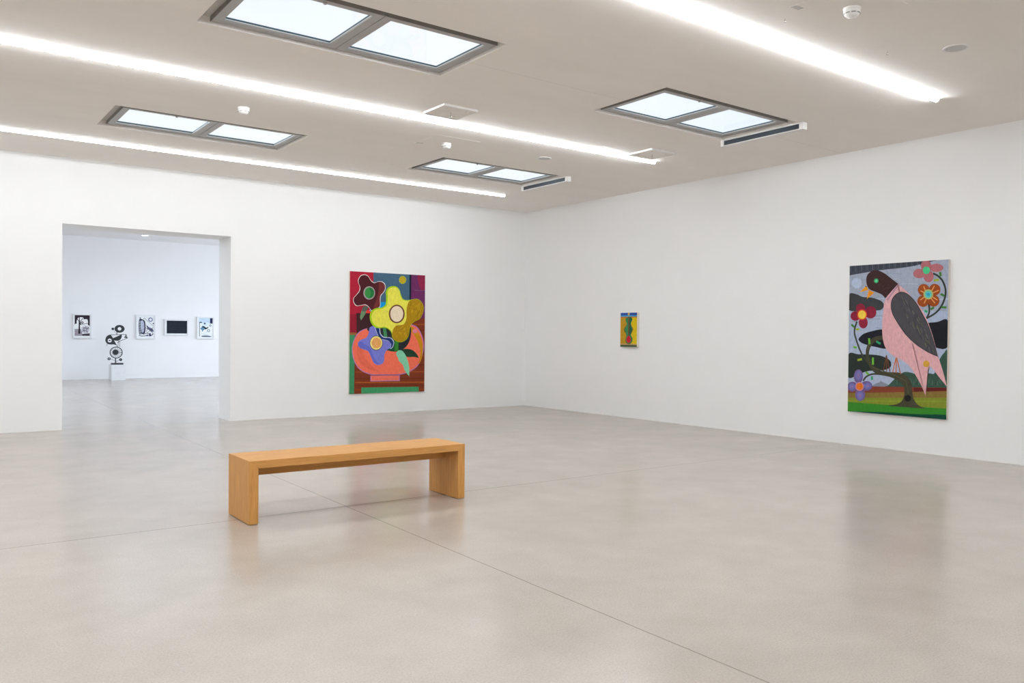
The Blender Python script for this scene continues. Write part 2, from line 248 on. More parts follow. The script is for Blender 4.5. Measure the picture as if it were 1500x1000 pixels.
ART_BIRD=[('P',(158,166,184),[(0,1750),(1190,1750),(1190,0),(0,0)],0),('P',(168,180,204),[(0,1212),(1190,1187),(1190,326),(0,255)],0),('L',(172,180,198),[(773,616),(820,625),(867,614)],4),('L',(146,156,178),[(352,1010),(413,1001),(473,1009)],4),('L',(180,190,210),[(900,1542),(984,1546),(1066,1527)],4),('L',(172,180,198),[(501,1569),(554,1565),(606,1573)],4),('L',(146,156,178),[(217,1112),(311,1110),(404,1108)],4),('L',(180,190,210),[(427,882),(487,886),(547,876)],4),('L',(172,180,198),[(180,1385),(251,1383),(321,1392)],4),('L',(146,156,178),[(43,1082),(107,1078),(171,1074)],4),('L',(180,190,210),[(646,790),(725,799),(802,794)],4),('L',(172,180,198),[(426,909),(484,914),(542,903)],4),('L',(146,156,178),[(306,1144),(440,1146),(571,1148)],4),('L',(180,190,210),[(773,947),(869,955),(964,949)],4),('L',(172,180,198),[(9,1361),(127,1365),(243,1358)],4),('L',(146,156,178),[(1060,470),(1141,470),(1190,474)],4),('L',(180,190,210),[(529,589),(589,585),(649,602)],4),('L',(172,180,198),[(940,817),(1020,815),(1099,819)],4),('L',(146,156,178),[(851,1497),(938,1487),(1023,1480)],4),('L',(180,190,210),[(255,1346),(388,1345),(517,1348)],4),('L',(172,180,198),[(786,1132),(893,1131),(997,1129)],4),('L',(146,156,178),[(472,1292),(600,1285),(724,1279)],4),('L',(180,190,210),[(968,1327),(1087,1317),(1190,1320)],4),('L',(172,180,198),[(631,1505),(744,1505),(854,1494)],4),('L',(146,156,178),[(147,1580),(254,1575),(359,1566)],4),('L',(180,190,210),[(865,449),(915,449),(964,451)],4),('L',(172,180,198),[(720,976),(813,970),(904,977)],4),('L',(146,156,178),[(601,794),(653,796),(705,804)],4),('L',(180,190,210),[(159,1671),(228,1672),(295,1663)],4),('L',(172,180,198),[(638,632),(726,628),(811,639)],4),('L',(146,156,178),[(817,964),(913,968),(1008,955)],4),('L',(180,190,210),[(841,1458),(930,1446),(1018,1460)],4),('L',(172,180,198),[(352,729),(402,725),(452,729)],4),('L',(146,156,178),[(804,967),(927,969),(1048,965)],4),('L',(180,190,210),[(67,964),(157,955),(244,954)],4),('L',(172,180,198),[(160,1620),(220,1622),(279,1609)],4),('L',(146,156,178),[(609,986),(695,994),(779,988)],4),('L',(180,190,210),[(1071,648),(1159,655),(1190,644)],4),('L',(172,180,198),[(482,882),(546,885),(609,886)],4),('L',(146,156,178),[(445,1630),(552,1630),(656,1616)],4),('L',(180,190,210),[(689,787),(759,792),(827,784)],4),('L',(172,180,198),[(439,1466),(568,1469),(694,1447)],4),('S',(62,67,78),[(0,1750),(0,1750),(500,1750),(1070,1750),(1070,1750),(944,1730),(792,1702),(615,1687),(362,1675),(1,1637),(0,1630)],0),('L',(90,94,104),[(5,1750),(8,1678)],3),('L',(44,48,58),[(42,1750),(45,1679)],3),('L',(90,94,104),[(79,1750),(82,1680)],3),('L',(44,48,58),[(115,1750),(119,1681)],3),('L',(90,94,104),[(152,1750),(155,1682)],3),('L',(44,48,58),[(188,1750),(191,1683)],3),('L',(90,94,104),[(224,1750),(227,1684)],3),('L',(44,48,58),[(260,1750),(263,1685)],3),('L',(90,94,104),[(296,1750),(299,1686)],3),('L',(44,48,58),[(331,1750),(334,1687)],3),('L',(90,94,104),[(366,1750),(369,1688)],3),('L',(44,48,58),[(401,1750),(404,1689)],3),('L',(90,94,104),[(436,1750),(439,1690)],3),('L',(44,48,58),[(471,1750),(474,1690)],3),('L',(90,94,104),[(505,1750),(508,1691)],3),('L',(44,48,58),[(540,1749),(542,1692)],3),('L',(90,94,104),[(574,1748),(576,1693)],3),('L',(44,48,58),[(608,1747),(610,1694)],3),('L',(90,94,104),[(641,1746),(644,1695)],3),('L',(44,48,58),[(675,1746),(678,1696)],3),('L',(90,94,104),[(708,1745),(711,1697)],3),('L',(44,48,58),[(742,1744),(744,1698)],3),('L',(90,94,104),[(775,1743),(777,1699)],3),('L',(44,48,58),[(807,1742),(810,1699)],3),('L',(90,94,104),[(840,1741),(842,1700)],3),('L',(44,48,58),[(873,1741),(875,1701)],3),('S',(176,190,212),[(161,1538),(153,1507),(129,1485),(96,1478),(63,1488),(39,1512),(30,1544),(38,1575),(62,1597),(95,1603),(128,1593),(152,1569)],0),('S',(58,60,62),[(0,1411),(102,1405),(175,1373),(306,1358),(412,1316),(447,1267),(417,1220),(354,1209),(248,1217),(0,1219)],0),('S',(26,26,36),[(132,878),(191,933),(298,966),(433,987),(574,944),(507,773),(346,782),(204,813),(144,845)],0),('S',(24,25,32),[(903,1038),(1071,1068),(1190,1082),(1190,794),(1030,798),(924,883)],0),('S',(40,48,44),[(0,687),(134,691),(347,689),(462,666),(535,621),(536,551),(441,512),(278,499),(160,463),(0,410)],0),('S',(130,136,150),[(315,318),(423,383),(423,383),(533,329)],0),('S',(54,80,68),[(476,314),(510,338),(599,427),(677,489),(732,505),(819,488),(904,446),(947,472),(989,499),(1047,497),(1072,569),(1107,661),(1154,729),(1190,740),(1190,335)],0),('L',(78,104,90),[(758,389),(770,435)],3),('L',(40,62,54),[(845,373),(843,418)],3),('L',(78,104,90),[(1125,386),(1124,430)],3),('L',(40,62,54),[(630,384),(629,430)],3),('L',(78,104,90),[(753,379),(745,425)],3),('L',(40,62,54),[(880,386),(884,431)],3),('L',(78,104,90),[(1028,381),(1026,425)],3),('L',(40,62,54),[(857,363),(853,409)],3),('L',(78,104,90),[(1024,364),(1034,409)],3),('L',(40,62,54),[(912,401),(915,446)],3),('L',(78,104,90),[(992,391),(988,436)],3),('L',(40,62,54),[(856,412),(851,457)],3),('L',(78,104,90),[(668,367),(680,414)],3),('L',(40,62,54),[(675,407),(681,454)],3),('L',(78,104,90),[(796,383),(784,428)],3),('L',(40,62,54),[(688,366),(690,412)],3),('L',(78,104,90),[(1090,369),(1087,414)],3),('L',(40,62,54),[(954,394),(954,439)],3),('L',(78,104,90),[(818,355),(821,401)],3),('L',(40,62,54),[(666,365),(678,412)],3),('L',(78,104,90),[(1114,395),(1102,439)],3),('L',(40,62,54),[(1063,370),(1068,415)],3),('L',(78,104,90),[(841,393),(847,439)],3),('L',(40,62,54),[(645,359),(644,405)],3),('L',(78,104,90),[(621,355),(618,401)],3),('L',(40,62,54),[(644,397),(653,443)],3),('L',(78,104,90),[(685,361),(693,407)],3),('L',(40,62,54),[(631,380),(639,426)],3),('L',(78,104,90),[(877,365),(874,410)],3),('L',(40,62,54),[(959,409),(968,454)],3),('P',(126,60,42),[(0,308),(488,323),(1190,349),(1190,285),(0,211)],0),('P',(92,28,26),[(819,329),(1190,349),(1190,317),(819,282)],0),('P',(128,106,52),[(0,222),(511,258),(1190,311),(1190,225),(0,145)],0),('P',(124,134,42),[(0,163),(1190,241),(1190,106),(0,79)],0),('P',(132,150,50),[(0,134),(1190,205),(1190,193),(0,119)],0),('S',(52,128,38),[(0,114),(0,114),(512,113),(1190,122),(1190,122),(1190,37),(1190,37),(0,0),(0,0)],0),('S',(6,66,52),[(117,6),(512,27),(842,33),(1190,51),(1190,0),(1190,0),(513,0)],0),('L',(54,60,50),[(423,473),(348,513),(254,596),(170,703),(103,856),(75,966),(105,1081)],9),('L',(60,60,48),[(197,377),(243,433),(337,465),(487,458)],9),('L',(50,56,48),[(934,1100),(1061,1174),(1137,1281),(1162,1403),(1129,1513),(1071,1578),(1018,1605)],9),('L',(50,56,48),[(951,1106),(983,1182),(976,1285)],9),('S',(66,64,48),[(512,104),(612,128),(678,170),(707,244),(702,327),(655,387),(555,431),(464,449),(372,466),(302,511),(249,596),(225,682),(233,769),(275,853),(345,901),(484,919),(484,880),(357,849),(294,792),(267,705),(289,619),(336,555),(418,505),(532,494),(644,492),(736,454),(787,383),(802,281),(820,199),(873,137),(958,104),(958,104),(733,103)],0),('L',(86,82,60),[(313,544),(577,468)],4),('L',(86,82,60),[(577,468),(721,401)],4),('L',(86,82,60),[(723,401),(759,258)],4),('L',(86,82,60),[(252,748),(275,835)],4),('S',(26,26,26),[(789,208),(784,189),(770,175),(751,168),(731,172),(717,185),(711,203),(716,222),(731,237),(750,243),(770,239),(784,226)],0),('L',(66,122,54),[(1096,1617),(1106,1570)],11),('L',(152,172,40),[(1029,1528),(1087,1533)],11),('L',(66,122,54),[(1108,1378),(1147,1352)],11),('L',(66,122,54),[(1119,1230),(1174,1227)],11),('L',(66,122,54),[(998,1208),(1035,1232)],11),('L',(48,150,104),[(930,1197),(962,1180)],11),('L',(66,122,54),[(33,1046),(74,1015)],11),('L',(152,172,40),[(94,986),(138,990)],11),('L',(104,176,56),[(265,883),(273,813)],11),('L',(48,150,104),[(357,847),(411,819)],11),('L',(104,176,56),[(65,778),(109,768)],11),('L',(152,172,40),[(120,621),(177,633)],11),('L',(104,176,56),[(317,658),(320,572)],11),('L',(104,176,56),[(231,483),(267,456)],11),('L',(48,150,104),[(307,436),(310,393)],11),('L',(104,62,40),[(485,688),(452,508)],5),('L',(104,62,40),[(485,688),(491,503)],5),('L',(104,62,40),[(485,688),(532,498)],5),('L',(190,104,50),[(607,674),(565,495)],5),('L',(190,104,50),[(607,674),(606,488)],5),('L',(190,104,50),[(607,674),(661,478)],5),('S',(219,168,172),[(605,1509),(605,1509),(694,1442),(750,1382),(902,1204),(1009,965),(1092,685),(1092,685),(1154,501),(1190,363),(1190,363),(1103,463),(1009,573),(978,545),(978,545),(968,392),(955,249),(955,249),(905,358),(840,468),(775,559),(687,629),(576,679),(489,752),(443,858),(428,1009),(440,1203),(467,1342)],0),('L',(236,190,190),[(703,1030),(718,997)],2.5),('L',(204,150,158),[(796,873),(811,840)],2.5),('L',(190,140,150),[(941,608),(956,575)],2.5),('L',(228,176,160),[(544,1295),(560,1260)],2.5),('L',(190,140,150),[(615,1216),(631,1181)],2.5),('L',(236,190,190),[(649,1257),(665,1223)],2.5),('L',(190,140,150),[(602,1156),(618,1122)],2.5),('L',(228,176,160),[(578,1206),(594,1171)],2.5),('L',(204,150,158),[(772,836),(787,803)],2.5),('L',(190,140,150),[(775,905),(791,872)],2.5),('L',(236,190,190),[(929,667),(944,634)],2.5),('L',(236,190,190),[(752,928),(768,894)],2.5),('L',(228,176,160),[(969,576),(984,543)],2.5),('L',(236,190,190),[(688,1183),(703,1148)],2.5),('L',(190,140,150),[(583,1191),(599,1157)],2.5),('L',(228,176,160),[(540,1235),(556,1200)],2.5),('L',(204,150,158),[(686,1018),(702,984)],2.5),('L',(228,176,160),[(643,1092),(659,1058)],2.5),('L',(190,140,150),[(907,693),(922,661)],2.5),('L',(228,176,160),[(704,1058),(720,1024)],2.5),('L',(236,190,190),[(791,860),(806,827)],2.5),('L',(190,140,150),[(638,1221),(653,1187)],2.5),('L',(228,176,160),[(556,1200),(572,1166)],2.5),('L',(236,190,190),[(665,1205),(680,1171)],2.5),('L',(204,150,158),[(914,677),(929,644)],2.5),('L',(190,140,150),[(605,1199),(621,1165)],2.5),('L',(228,176,160),[(980,591),(995,559)],2.5),('L',(236,190,190),[(763,933),(778,900)],2.5),('L',(204,150,158),[(925,675),(940,643)],2.5),('L',(190,140,150),[(754,959),(769,925)],2.5),('L',(228,176,160),[(714,929),(730,895)],2.5),('L',(236,190,190),[(626,1068),(641,1034)],2.5),('L',(190,140,150),[(676,1057),(692,1023)],2.5),('L',(228,176,160),[(621,1250),(637,1215)],2.5),('L',(236,190,190),[(573,1148),(589,1113)],2.5),('L',(190,140,150),[(559,1159),(575,1125)],2.5),('L',(190,140,150),[(642,1239),(658,1204)],2.5),('L',(228,176,160),[(723,1116),(739,1082)],2.5),('L',(236,190,190),[(664,1163),(680,1129)],2.5),('L',(204,150,158),[(752,1053),(768,1020)],2.5),('L',(190,140,150),[(697,954),(712,920)],2.5),('L',(236,190,190),[(717,1092),(732,1058)],2.5),('L',(204,150,158),[(677,1167),(693,1133)],2.5),('L',(190,140,150),[(617,1268),(632,1233)],2.5),('L',(228,176,160),[(704,1185),(719,1151)],2.5),('L',(236,190,190),[(751,868),(767,835)],2.5),('L',(204,150,158),[(833,751),(848,719)],2.5),('L',(190,140,150),[(928,624),(943,591)],2.5),('L',(228,176,160),[(528,1293),(544,1258)],2.5),('L',(204,150,158),[(664,1048),(680,1014)],2.5),('L',(228,176,160),[(719,992),(734,958)],2.5),('L',(236,190,190),[(784,879),(799,846)],2.5),('L',(204,150,158),[(729,1058),(744,1025)],2.5),('L',(228,176,160),[(927,671),(941,639)],2.5),('L',(236,190,190),[(866,756),(881,723)],2.5),('L',(190,140,150),[(617,1286),(633,1252)],2.5),('L',(228,176,160),[(730,931),(745,898)],2.5),('L',(236,190,190),[(474,1301),(490,1266)],2.5),('L',(236,190,190),[(905,684),(920,651)],2.5),('L',(236,190,190),[(694,1161),(710,1127)],2.5),('L',(204,150,158),[(763,1094),(779,1060)],2.5),('L',(190,140,150),[(683,1147),(699,1113)],2.5),('L',(228,176,160),[(938,599),(953,567)],2.5),('L',(228,176,160),[(665,1163),(681,1129)],2.5),('L',(204,150,158),[(658,1083),(674,1049)],2.5),('L',(190,140,150),[(940,626),(955,593)],2.5),('L',(228,176,160),[(880,728),(895,696)],2.5),('L',(236,190,190),[(787,854),(803,821)],2.5),('L',(204,150,158),[(900,688),(915,656)],2.5),('L',(228,176,160),[(737,1127),(752,1093)],2.5),('L',(228,176,160),[(863,722),(879,689)],2.5),('L',(228,176,160),[(677,1066),(693,1032)],2.5),('L',(204,150,158),[(748,981),(763,948)],2.5),('L',(228,176,160),[(616,1090),(632,1056)],2.5),('L',(190,140,150),[(967,599),(982,567)],2.5),('L',(236,190,190),[(563,1235),(579,1200)],2.5),('L',(228,176,160),[(606,1182),(622,1147)],2.5),('L',(190,140,150),[(701,1182),(717,1148)],2.5),('L',(228,176,160),[(875,754),(890,721)],2.5),('L',(204,150,158),[(861,711),(876,678)],2.5),('P',(176,136,152),[(478,1331),(607,1503),(625,1491),(495,1322)],0),('S',(60,38,38),[(460,1351),(460,1351),(416,1394),(341,1427),(263,1461),(224,1526),(225,1615),(275,1667),(350,1680),(444,1640),(548,1561),(611,1513),(611,1513),(544,1437)],0),('L',(84,54,50),[(333,1519),(366,1544)],2.5),('L',(44,26,28),[(439,1479),(471,1504)],2.5),('L',(84,54,50),[(339,1568),(372,1592)],2.5),('L',(44,26,28),[(400,1533),(432,1557)],2.5),('L',(84,54,50),[(446,1455),(478,1479)],2.5),('L',(44,26,28),[(441,1472),(473,1496)],2.5),('L',(84,54,50),[(480,1461),(511,1485)],2.5),('L',(44,26,28),[(344,1564),(377,1589)],2.5),('L',(84,54,50),[(303,1543),(336,1568)],2.5),('L',(44,26,28),[(451,1469),(483,1493)],2.5),('L',(84,54,50),[(311,1530),(343,1555)],2.5),('L',(44,26,28),[(446,1498),(478,1522)],2.5),('L',(84,54,50),[(403,1551),(435,1576)],2.5),('L',(44,26,28),[(414,1552),(446,1576)],2.5),('L',(84,54,50),[(359,1494),(392,1519)],2.5),('L',(44,26,28),[(421,1510),(453,1534)],2.5),('L',(84,54,50),[(484,1450),(516,1475)],2.5),('L',(44,26,28),[(487,1463),(519,1488)],2.5),('L',(84,54,50),[(427,1478),(459,1502)],2.5),('L',(44,26,28),[(292,1601),(325,1626)],2.5),('L',(84,54,50),[(308,1585),(341,1610)],2.5),('L',(44,26,28),[(500,1437),(532,1462)],2.5),('S',(62,168,112),[(375,1554),(371,1542),(361,1532),(347,1530),(333,1534),(322,1544),(319,1557),(322,1570),(333,1579),(347,1582),(361,1578),(371,1568)],0),('S',(90,210,140),[(361,1555),(359,1549),(354,1544),(347,1543),(340,1545),(335,1550),(333,1556),(335,1563),(340,1567),(347,1569),(354,1567),(359,1562)],0),('P',(232,152,34),[(138,1430),(224,1506),(246,1453)],0),('P',(232,146,30),[(230,1347),(253,1452),(327,1419)],0),('S',(40,30,30),[(227,1493),(226,1490),(223,1487),(219,1487),(216,1488),(213,1490),(212,1494),(213,1497),(216,1499),(219,1500),(223,1499),(226,1496)],0),('S',(50,50,54),[(531,1265),(549,1346),(605,1402),(672,1415),(750,1376),(837,1283),(924,1135),(988,1007),(1051,822),(1090,685),(1090,685),(988,725),(839,814),(708,934),(600,1082),(546,1179)],0),('S',(74,72,77),[(540,1259),(557,1338),(611,1393),(676,1405),(752,1365),(836,1273),(914,1130),(978,1010),(1043,830),(1084,693),(1084,693),(983,734),(837,824),(714,943),(611,1082),(556,1175)],0),('L',(96,95,98),[(956,931),(978,885)],2.5),('L',(56,54,58),[(730,1268),(753,1222)],2.5),('L',(98,102,76),[(827,1053),(848,1007)],2.5),('L',(60,60,72),[(953,915),(974,870)],2.5),('L',(96,95,98),[(890,1008),(912,962)],2.5),('L',(56,54,58),[(953,851),(974,806)],2.5),('L',(98,102,76),[(956,860),(977,815)],2.5),('L',(60,60,72),[(1002,812),(1023,768)],2.5),('L',(96,95,98),[(930,996),(951,951)],2.5),('L',(56,54,58),[(801,1061),(822,1015)],2.5),('L',(98,102,76),[(828,1050),(849,1004)],2.5),('L',(60,60,72),[(987,779),(1009,734)],2.5),('L',(96,95,98),[(886,991),(907,945)],2.5),('L',(56,54,58),[(697,1306),(719,1259)],2.5),('L',(98,102,76),[(855,1018),(877,972)],2.5),('L',(60,60,72),[(976,789),(997,744)],2.5),('L',(96,95,98),[(859,986),(881,941)],2.5),('L',(56,54,58),[(815,1070),(837,1024)],2.5),('L',(98,102,76),[(943,952),(964,907)],2.5),('L',(60,60,72),[(654,1336),(676,1288)],2.5),('L',(96,95,98),[(901,922),(922,877)],2.5),('L',(56,54,58),[(829,1170),(851,1123)],2.5),('L',(98,102,76),[(679,1315),(701,1268)],2.5),('L',(60,60,72),[(924,943),(946,898)],2.5),('L',(96,95,98),[(696,1343),(718,1295)],2.5),('L',(56,54,58),[(587,1373),(610,1325)],2.5),('L',(98,102,76),[(802,1033),(824,987)],2.5),('L',(60,60,72),[(801,1180),(823,1133)],2.5),('L',(96,95,98),[(865,1030),(887,984)],2.5),('L',(56,54,58),[(961,810),(982,765)],2.5),('L',(98,102,76),[(1022,768),(1043,723)],2.5),('L',(60,60,72),[(854,951),(876,905)],2.5),('L',(96,95,98),[(963,839),(984,794)],2.5),('L',(56,54,58),[(814,1131),(836,1085)],2.5),('L',(98,102,76),[(858,1131),(880,1085)],2.5),('L',(60,60,72),[(979,811),(1000,766)],2.5),('L',(96,95,98),[(709,1241),(731,1194)],2.5),('L',(56,54,58),[(1004,765),(1025,720)],2.5),('L',(98,102,76),[(792,1071),(814,1024)],2.5),('L',(60,60,72),[(886,1078),(908,1032)],2.5),('L',(96,95,98),[(725,1130),(747,1084)],2.5),('L',(56,54,58),[(909,995),(930,949)],2.5),('L',(98,102,76),[(717,1165),(739,1119)],2.5),('L',(60,60,72),[(819,1154),(841,1108)],2.5),('L',(96,95,98),[(757,1087),(779,1041)],2.5),('L',(56,54,58),[(884,944),(905,899)],2.5),('L',(98,102,76),[(843,1037),(864,991)],2.5),('L',(60,60,72),[(695,1260),(717,1213)],2.5),('L',(96,95,98),[(743,1214),(765,1168)],2.5),('L',(56,54,58),[(743,1288),(765,1241)],2.5),('L',(98,102,76),[(974,865),(995,820)],2.5),('L',(60,60,72),[(788,1224),(810,1177)],2.5),('L',(96,95,98),[(986,776),(1007,732)],2.5),('L',(56,54,58),[(685,1225),(707,1178)],2.5),('L',(98,102,76),[(788,1197),(810,1150)],2.5),('L',(60,60,72),[(1014,770),(1035,726)],2.5),('L',(96,95,98),[(838,1116),(860,1070)],2.5),('L',(56,54,58),[(969,844),(990,799)],2.5),('L',(98,102,76),[(817,1074),(839,1028)],2.5),('L',(60,60,72),[(802,1105),(824,1059)],2.5),('L',(96,95,98),[(719,1310),(741,1263)],2.5),('L',(56,54,58),[(865,1055),(886,1009)],2.5),('L',(98,102,76),[(854,1096),(876,1050)],2.5),('L',(60,60,72),[(761,1242),(783,1195)],2.5),('L',(96,95,98),[(980,785),(1001,741)],2.5),('L',(56,54,58),[(745,1108),(767,1061)],2.5),('L',(98,102,76),[(938,897),(959,852)],2.5),('L',(60,60,72),[(674,1364),(696,1317)],2.5),('L',(96,95,98),[(976,806),(997,762)],2.5),('L',(56,54,58),[(883,919),(904,873)],2.5),('L',(98,102,76),[(871,972),(893,926)],2.5),('L',(60,60,72),[(613,1371),(636,1324)],2.5),('L',(96,95,98),[(789,1045),(811,999)],2.5),('L',(56,54,58),[(968,834),(989,789)],2.5),('L',(98,102,76),[(897,1060),(918,1014)],2.5),('L',(60,60,72),[(1007,804),(1028,759)],2.5),('L',(96,95,98),[(950,927),(971,882)],2.5),('L',(56,54,58),[(895,984),(917,938)],2.5),('L',(98,102,76),[(942,840),(964,795)],2.5),('L',(60,60,72),[(997,772),(1018,727)],2.5),('L',(96,95,98),[(739,1236),(761,1189)],2.5),('L',(56,54,58),[(860,1032),(882,986)],2.5),('L',(98,102,76),[(934,838),(955,793)],2.5),('L',(60,60,72),[(653,1289),(676,1242)],2.5),('L',(96,95,98),[(836,1035),(858,989)],2.5),('L',(56,54,58),[(880,976),(901,931)],2.5),('L',(98,102,76),[(660,1369),(682,1322)],2.5),('L',(60,60,72),[(820,1066),(842,1020)],2.5),('L',(96,95,98),[(792,1205),(814,1159)],2.5),('L',(56,54,58),[(836,990),(857,944)],2.5),('S',(202,156,60),[(995,605),(990,586),(977,572),(959,567),(941,571),(928,584),(923,603),(928,621),(941,635),(959,641),(977,636),(990,623)],0),('S',(176,106,112),[(997,1694),(989,1664),(968,1643),(940,1637),(911,1646),(889,1670),(881,1701),(889,1731),(910,1750),(939,1750),(968,1748),(989,1724)],0),('S',(176,106,112),[(935,1610),(926,1584),(900,1566),(865,1561),(829,1570),(802,1590),(793,1617),(802,1643),(828,1661),(864,1666),(900,1657),(926,1636)],0),('S',(176,106,112),[(1133,1661),(1123,1639),(1094,1624),(1056,1620),(1017,1628),(988,1646),(978,1670),(988,1692),(1017,1707),(1056,1711),(1094,1702),(1123,1684)],0),('S',(176,106,112),[(1027,1571),(1019,1540),(998,1517),(970,1510),(941,1520),(920,1545),(912,1577),(920,1609),(941,1632),(969,1639),(998,1629),(1019,1604)],0),('S',(70,190,130),[(984,1642),(979,1622),(964,1607),(944,1603),(924,1610),(909,1626),(903,1647),(909,1668),(923,1682),(944,1686),(964,1680),(979,1664)],0),('S',(150,70,26),[(982,1426),(974,1394),(950,1372),(917,1364),(883,1374),(859,1398),(850,1431),(859,1463),(883,1486),(916,1493),(949,1483),(974,1459)],0),('S',(150,70,26),[(1104,1424),(1096,1392),(1073,1369),(1042,1362),(1010,1372),(987,1396),(978,1428),(987,1460),(1010,1483),(1041,1490),(1073,1480),(1096,1456)],0),('S',(150,70,26),[(979,1302),(970,1270),(946,1247),(913,1239),(880,1249),(855,1273),(846,1306),(855,1338),(879,1361),(912,1368),(946,1359),(970,1334)],0),('S',(150,70,26),[(1096,1301),(1087,1269),(1064,1246),(1031,1239),(999,1248),(975,1272),(966,1304),(975,1336),(998,1359),(1031,1366),(1063,1357),(1087,1333)],0),('L',(224,150,84),[(916,1468),(944,1401)],5),('L',(224,150,84),[(880,1420),(940,1388)],5),('L',(224,150,84),[(1039,1469),(997,1399)],5),('L',(224,150,84),[(1087,1416),(1008,1386)],5),('L',(224,150,84),[(880,1315),(940,1359)],5),('L',(224,150,84),[(923,1276),(955,1342)],5),('L',(224,150,84),[(1075,1309),(1008,1353)],5),('L',(224,150,84),[(1046,1277),(995,1341)],5),('S',(172,182,112),[(1025,1375),(1017,1347),(997,1327),(970,1321),(942,1329),(922,1350),(915,1379),(922,1407),(942,1426),(970,1433),(997,1424),(1017,1403)],0),('S',(84,190,188),[(1008,1376),(1003,1356),(989,1342),(970,1337),(951,1343),(937,1358),(932,1378),(937,1398),(951,1412),(970,1416),(989,1410),(1003,1395)],0),('S',(50,150,190),[(987,1376),(985,1368),(978,1362),(970,1360),(961,1363),(955,1369),(953,1377),(955,1386),(961,1392),(970,1393),(978,1391),(985,1385)],0),('S',(136,32,56),[(212,1236),(205,1207),(183,1187),(153,1180),(122,1188),(100,1209),(92,1238),(99,1267),(121,1287),(152,1294),(182,1286),(204,1264)],0),('S',(136,32,56),[(354,1187),(345,1151),(319,1125),(282,1116),(245,1126),(218,1153),(208,1190),(217,1226),(244,1252),(281,1260),(318,1250),(344,1223)],0),('S',(136,32,56),[(148,1146),(140,1118),(117,1097),(86,1090),(54,1098),(31,1119),(22,1148),(30,1177),(53,1198),(85,1205),(116,1197),(140,1175)],0),('S',(136,32,56),[(247,1066),(240,1032),(219,1008),(191,999),(162,1008),(140,1033),(132,1067),(140,1101),(161,1126),(189,1135),(218,1125),(239,1100)],0),('S',(214,70,40),[(237,1161),(228,1129),(205,1106),(173,1098),(140,1107),(116,1130),(107,1163),(115,1195),(139,1218),(172,1225),(204,1216),(228,1192)],0),('S',(240,204,74),[(223,1161),(216,1136),(198,1117),(173,1111),(147,1118),(129,1137),(122,1162),(128,1188),(146,1206),(172,1212),(197,1205),(216,1186)],0),('S',(112,92,140),[(196,429),(188,388),(167,356),(137,344),(107,354),(85,383),(76,424),(84,466),(105,497),(135,510),(166,500),(188,470)],0),('S',(112,92,140),[(128,304),(119,274),(95,252),(61,242),(27,248),(2,268),(0,297),(1,328),(26,350),(60,360),(94,354),(119,333)],0),('S',(112,92,140),[(317,322),(307,293),(280,270),(243,261),(205,266),(177,286),(166,315),(176,345),(204,367),(242,377),(279,371),(307,351)],0),('S',(112,92,140),[(227,214),(218,176),(195,147),(163,135),(131,143),(107,169),(98,207),(106,245),(129,275),(162,286),(194,278),(218,252)],0),('S',(108,112,178),[(177,437),(172,409),(157,387),(137,379),(116,385),(101,406),(95,434),(100,462),(115,484),(136,492),(156,485),(171,465)],0),('S',(108,112,178),[(97,303),(91,284),(76,270),(56,263),(35,267),(20,280),(14,299),(19,317),(34,332),(55,338),(76,334),(91,321)],0),('S',(108,112,178),[(301,322),(295,303),(279,289),(257,283),(234,287),(218,299),(211,317),(217,336),(234,350),(256,356),(278,352),(295,340)],0),('S',(108,112,178),[(203,200),(198,175),(183,156),(163,148),(143,153),(128,171),(122,195),(127,220),(142,240),(162,247),(182,242),(197,225)],0),('S',(134,110,160),[(155,432),(153,414),(146,401),(137,396),(127,400),(120,413),(117,430),(119,448),(126,461),(136,466),(146,462),(153,449)],0),('S',(134,110,160),[(182,199),(179,183),(172,172),(163,167),(153,171),(146,181),(143,196),(146,212),(153,223),(162,228),(172,224),(179,214)],0),('S',(134,110,160),[(284,321),(281,312),(273,305),(261,302),(249,304),(241,310),(237,318),(241,327),(249,334),(261,337),(273,335),(281,329)],0),('S',(134,110,160),[(72,301),(70,293),(62,286),(51,283),(40,285),(32,291),(29,299),(32,308),(40,315),(50,318),(61,316),(69,310)],0),('S',(206,136,146),[(209,311),(202,284),(182,264),(155,256),(127,261),(107,279),(99,305),(106,332),(126,352),(154,360),(181,354),(202,336)],0),('S',(216,110,32),[(197,310),(192,289),(176,273),(155,267),(133,271),(117,285),(111,306),(117,327),(132,343),(154,349),(175,345),(191,330)],0)]
